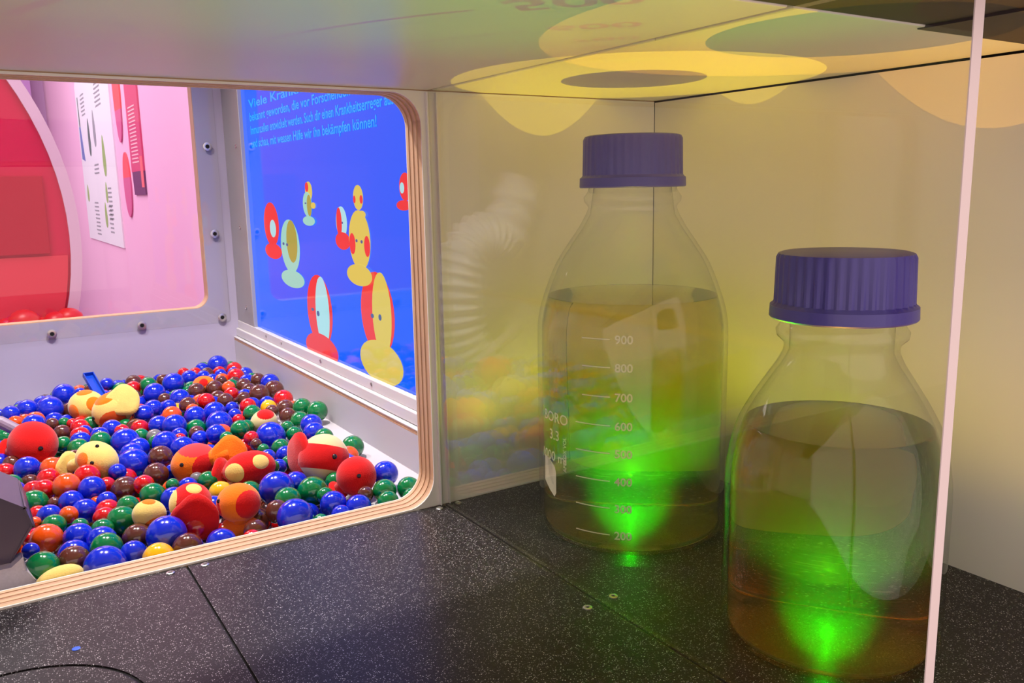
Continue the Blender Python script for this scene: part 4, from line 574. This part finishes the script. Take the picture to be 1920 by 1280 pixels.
tag(obj('ball_heap', (V, F), [MATS['glossy_' + BC[k][0]] for k in keys], None, True, mi=MI), 'buried lower layers of coloured balls filling the pit', 'ball heap', kind='stuff')
# ================================================================== small things
sb = mat('scoop_blue', srgb(14, 70, 190), 0.3, 0.5)
s = thing('scoop', (-298, 402, 8), 'blue plastic scoop sticking up behind the yellow plush fish', 'scoop')
p0, p1 = Vector((-298.5, 396, 6.5)), Vector((-304.3, 427, 23.0)); d = (p1 - p0).normalized(); up = Vector((0.1, -0.45, 0.9)); up = (up - d * up.dot(d)).normalized(); sd = d.cross(up)
def obox(o_, l0, l1, s0, s1, u0, u1): return [tuple(o_ + d * l + sd * q + up * u) for l in (l0, l1) for q in (s0, s1) for u in (u0, u1)], box(0, 1, 0, 1, 0, 1)[1]
Ln = (p1 - p0).length
obj('tray', obox(p0, 0, Ln, -4.2, 4.2, -3.0, -2.2), sb, s)
for q in (-1, 1): obj('side_wall', obox(p0, 0, Ln, q * 4.2 - 0.4, q * 4.2 + 0.4, -3.0, 1.2), sb, s)
obj('end_wall', obox(p0, Ln - 0.4, Ln + 0.4, -4.6, 4.6, -3.0, 1.2), sb, s)
ch = thing('chute', (-400, 60, -10), 'dark grey chute end with pale mesh skirt at the lower left of the pit', 'chute')
gm = mat('chute_grey', srgb(84, 74, 92), 0.35, 0.4, noise=0.06, nscale=50)
def bev_slab(poly, y0, y1, c):
    bm = bmesh.new(); V_, F_ = slab_hole(poly, None, y0, y1); vs = [bm.verts.new(v) for v in V_]
    for f in F_:
        try: bm.faces.new([vs[i] for i in f])
        except ValueError: pass
    bmesh.ops.dissolve_limit(bm, angle_limit=0.01, verts=bm.verts[:], edges=bm.edges[:]); bmesh.ops.bevel(bm, geom=bm.edges[:], offset=c, segments=2, affect='EDGES'); bm.verts.index_update()
    r_ = [tuple(v.co) for v in bm.verts], [tuple(v.index for v in f.verts) for f in bm.faces]; bm.free(); return r_
obj('hood', bev_slab([(-470, 52), (-386, 41), (-375, 33), (-372.5, 23), (-388, 2), (-470, -12)], 40, 92, 1.0), gm, ch)
mesh_m = mat('skirt_mesh', srgb(196, 188, 200), 0.7, 0.2, noise=0.12, nscale=900)
obj('skirt', bev_slab([(-470, 6), (-384, 6), (-379, 9), (-378, 3), (-374.5, -3), (-369.5, -9), (-369.5, -24), (-470, -24)], 34, 46, 0.6), mesh_m, ch)
gb = obj('guide_bar', tube([(-420, 318, 36), (-378, 310, 15.5), (-366, 306, 6.5)], 4.6, 14), mat('bar_mauve', srgb(150, 130, 150), 0.4)); tag(gb, 'mauve rounded bar end behind the plain red plush fish', 'bar')
# corrugated clear hose in the unseen left end of the pit (it shows as a reflection in the divider)
hose_m = mat('hose_plastic', srgb(210, 208, 205), 0.12, 0.6, coat=0.5)
hp = []
for i in range(90):
    t = math.radians(120 - 215 * i / 89); hp.append((-452 + 42 * math.cos(t), 430, 50 + 78 * math.sin(t)))
hp = [(-505 + (hp[0][0] + 505) * k / 14, 430, 190 + (hp[0][2] - 190) * k / 14) for k in range(14)] + hp
hz = tag(obj('corrugated_hose', tube(hp, lambda k: 27 + 3.2 * math.cos(k * math.pi / 2.0), 24, False), hose_m, None, True), 'clear corrugated hose bending at the left end of the pit, mirrored in the divider', 'hose')
cf = obj('paper_dot', disc((-365.2, -57, 0.02), (0, 0, 1), 1.7, 0.25, 9), mat('dot_blue', srgb(30, 90, 230), 0.5)); tag(cf, 'tiny blue paper dot on the black worktop', 'confetti')
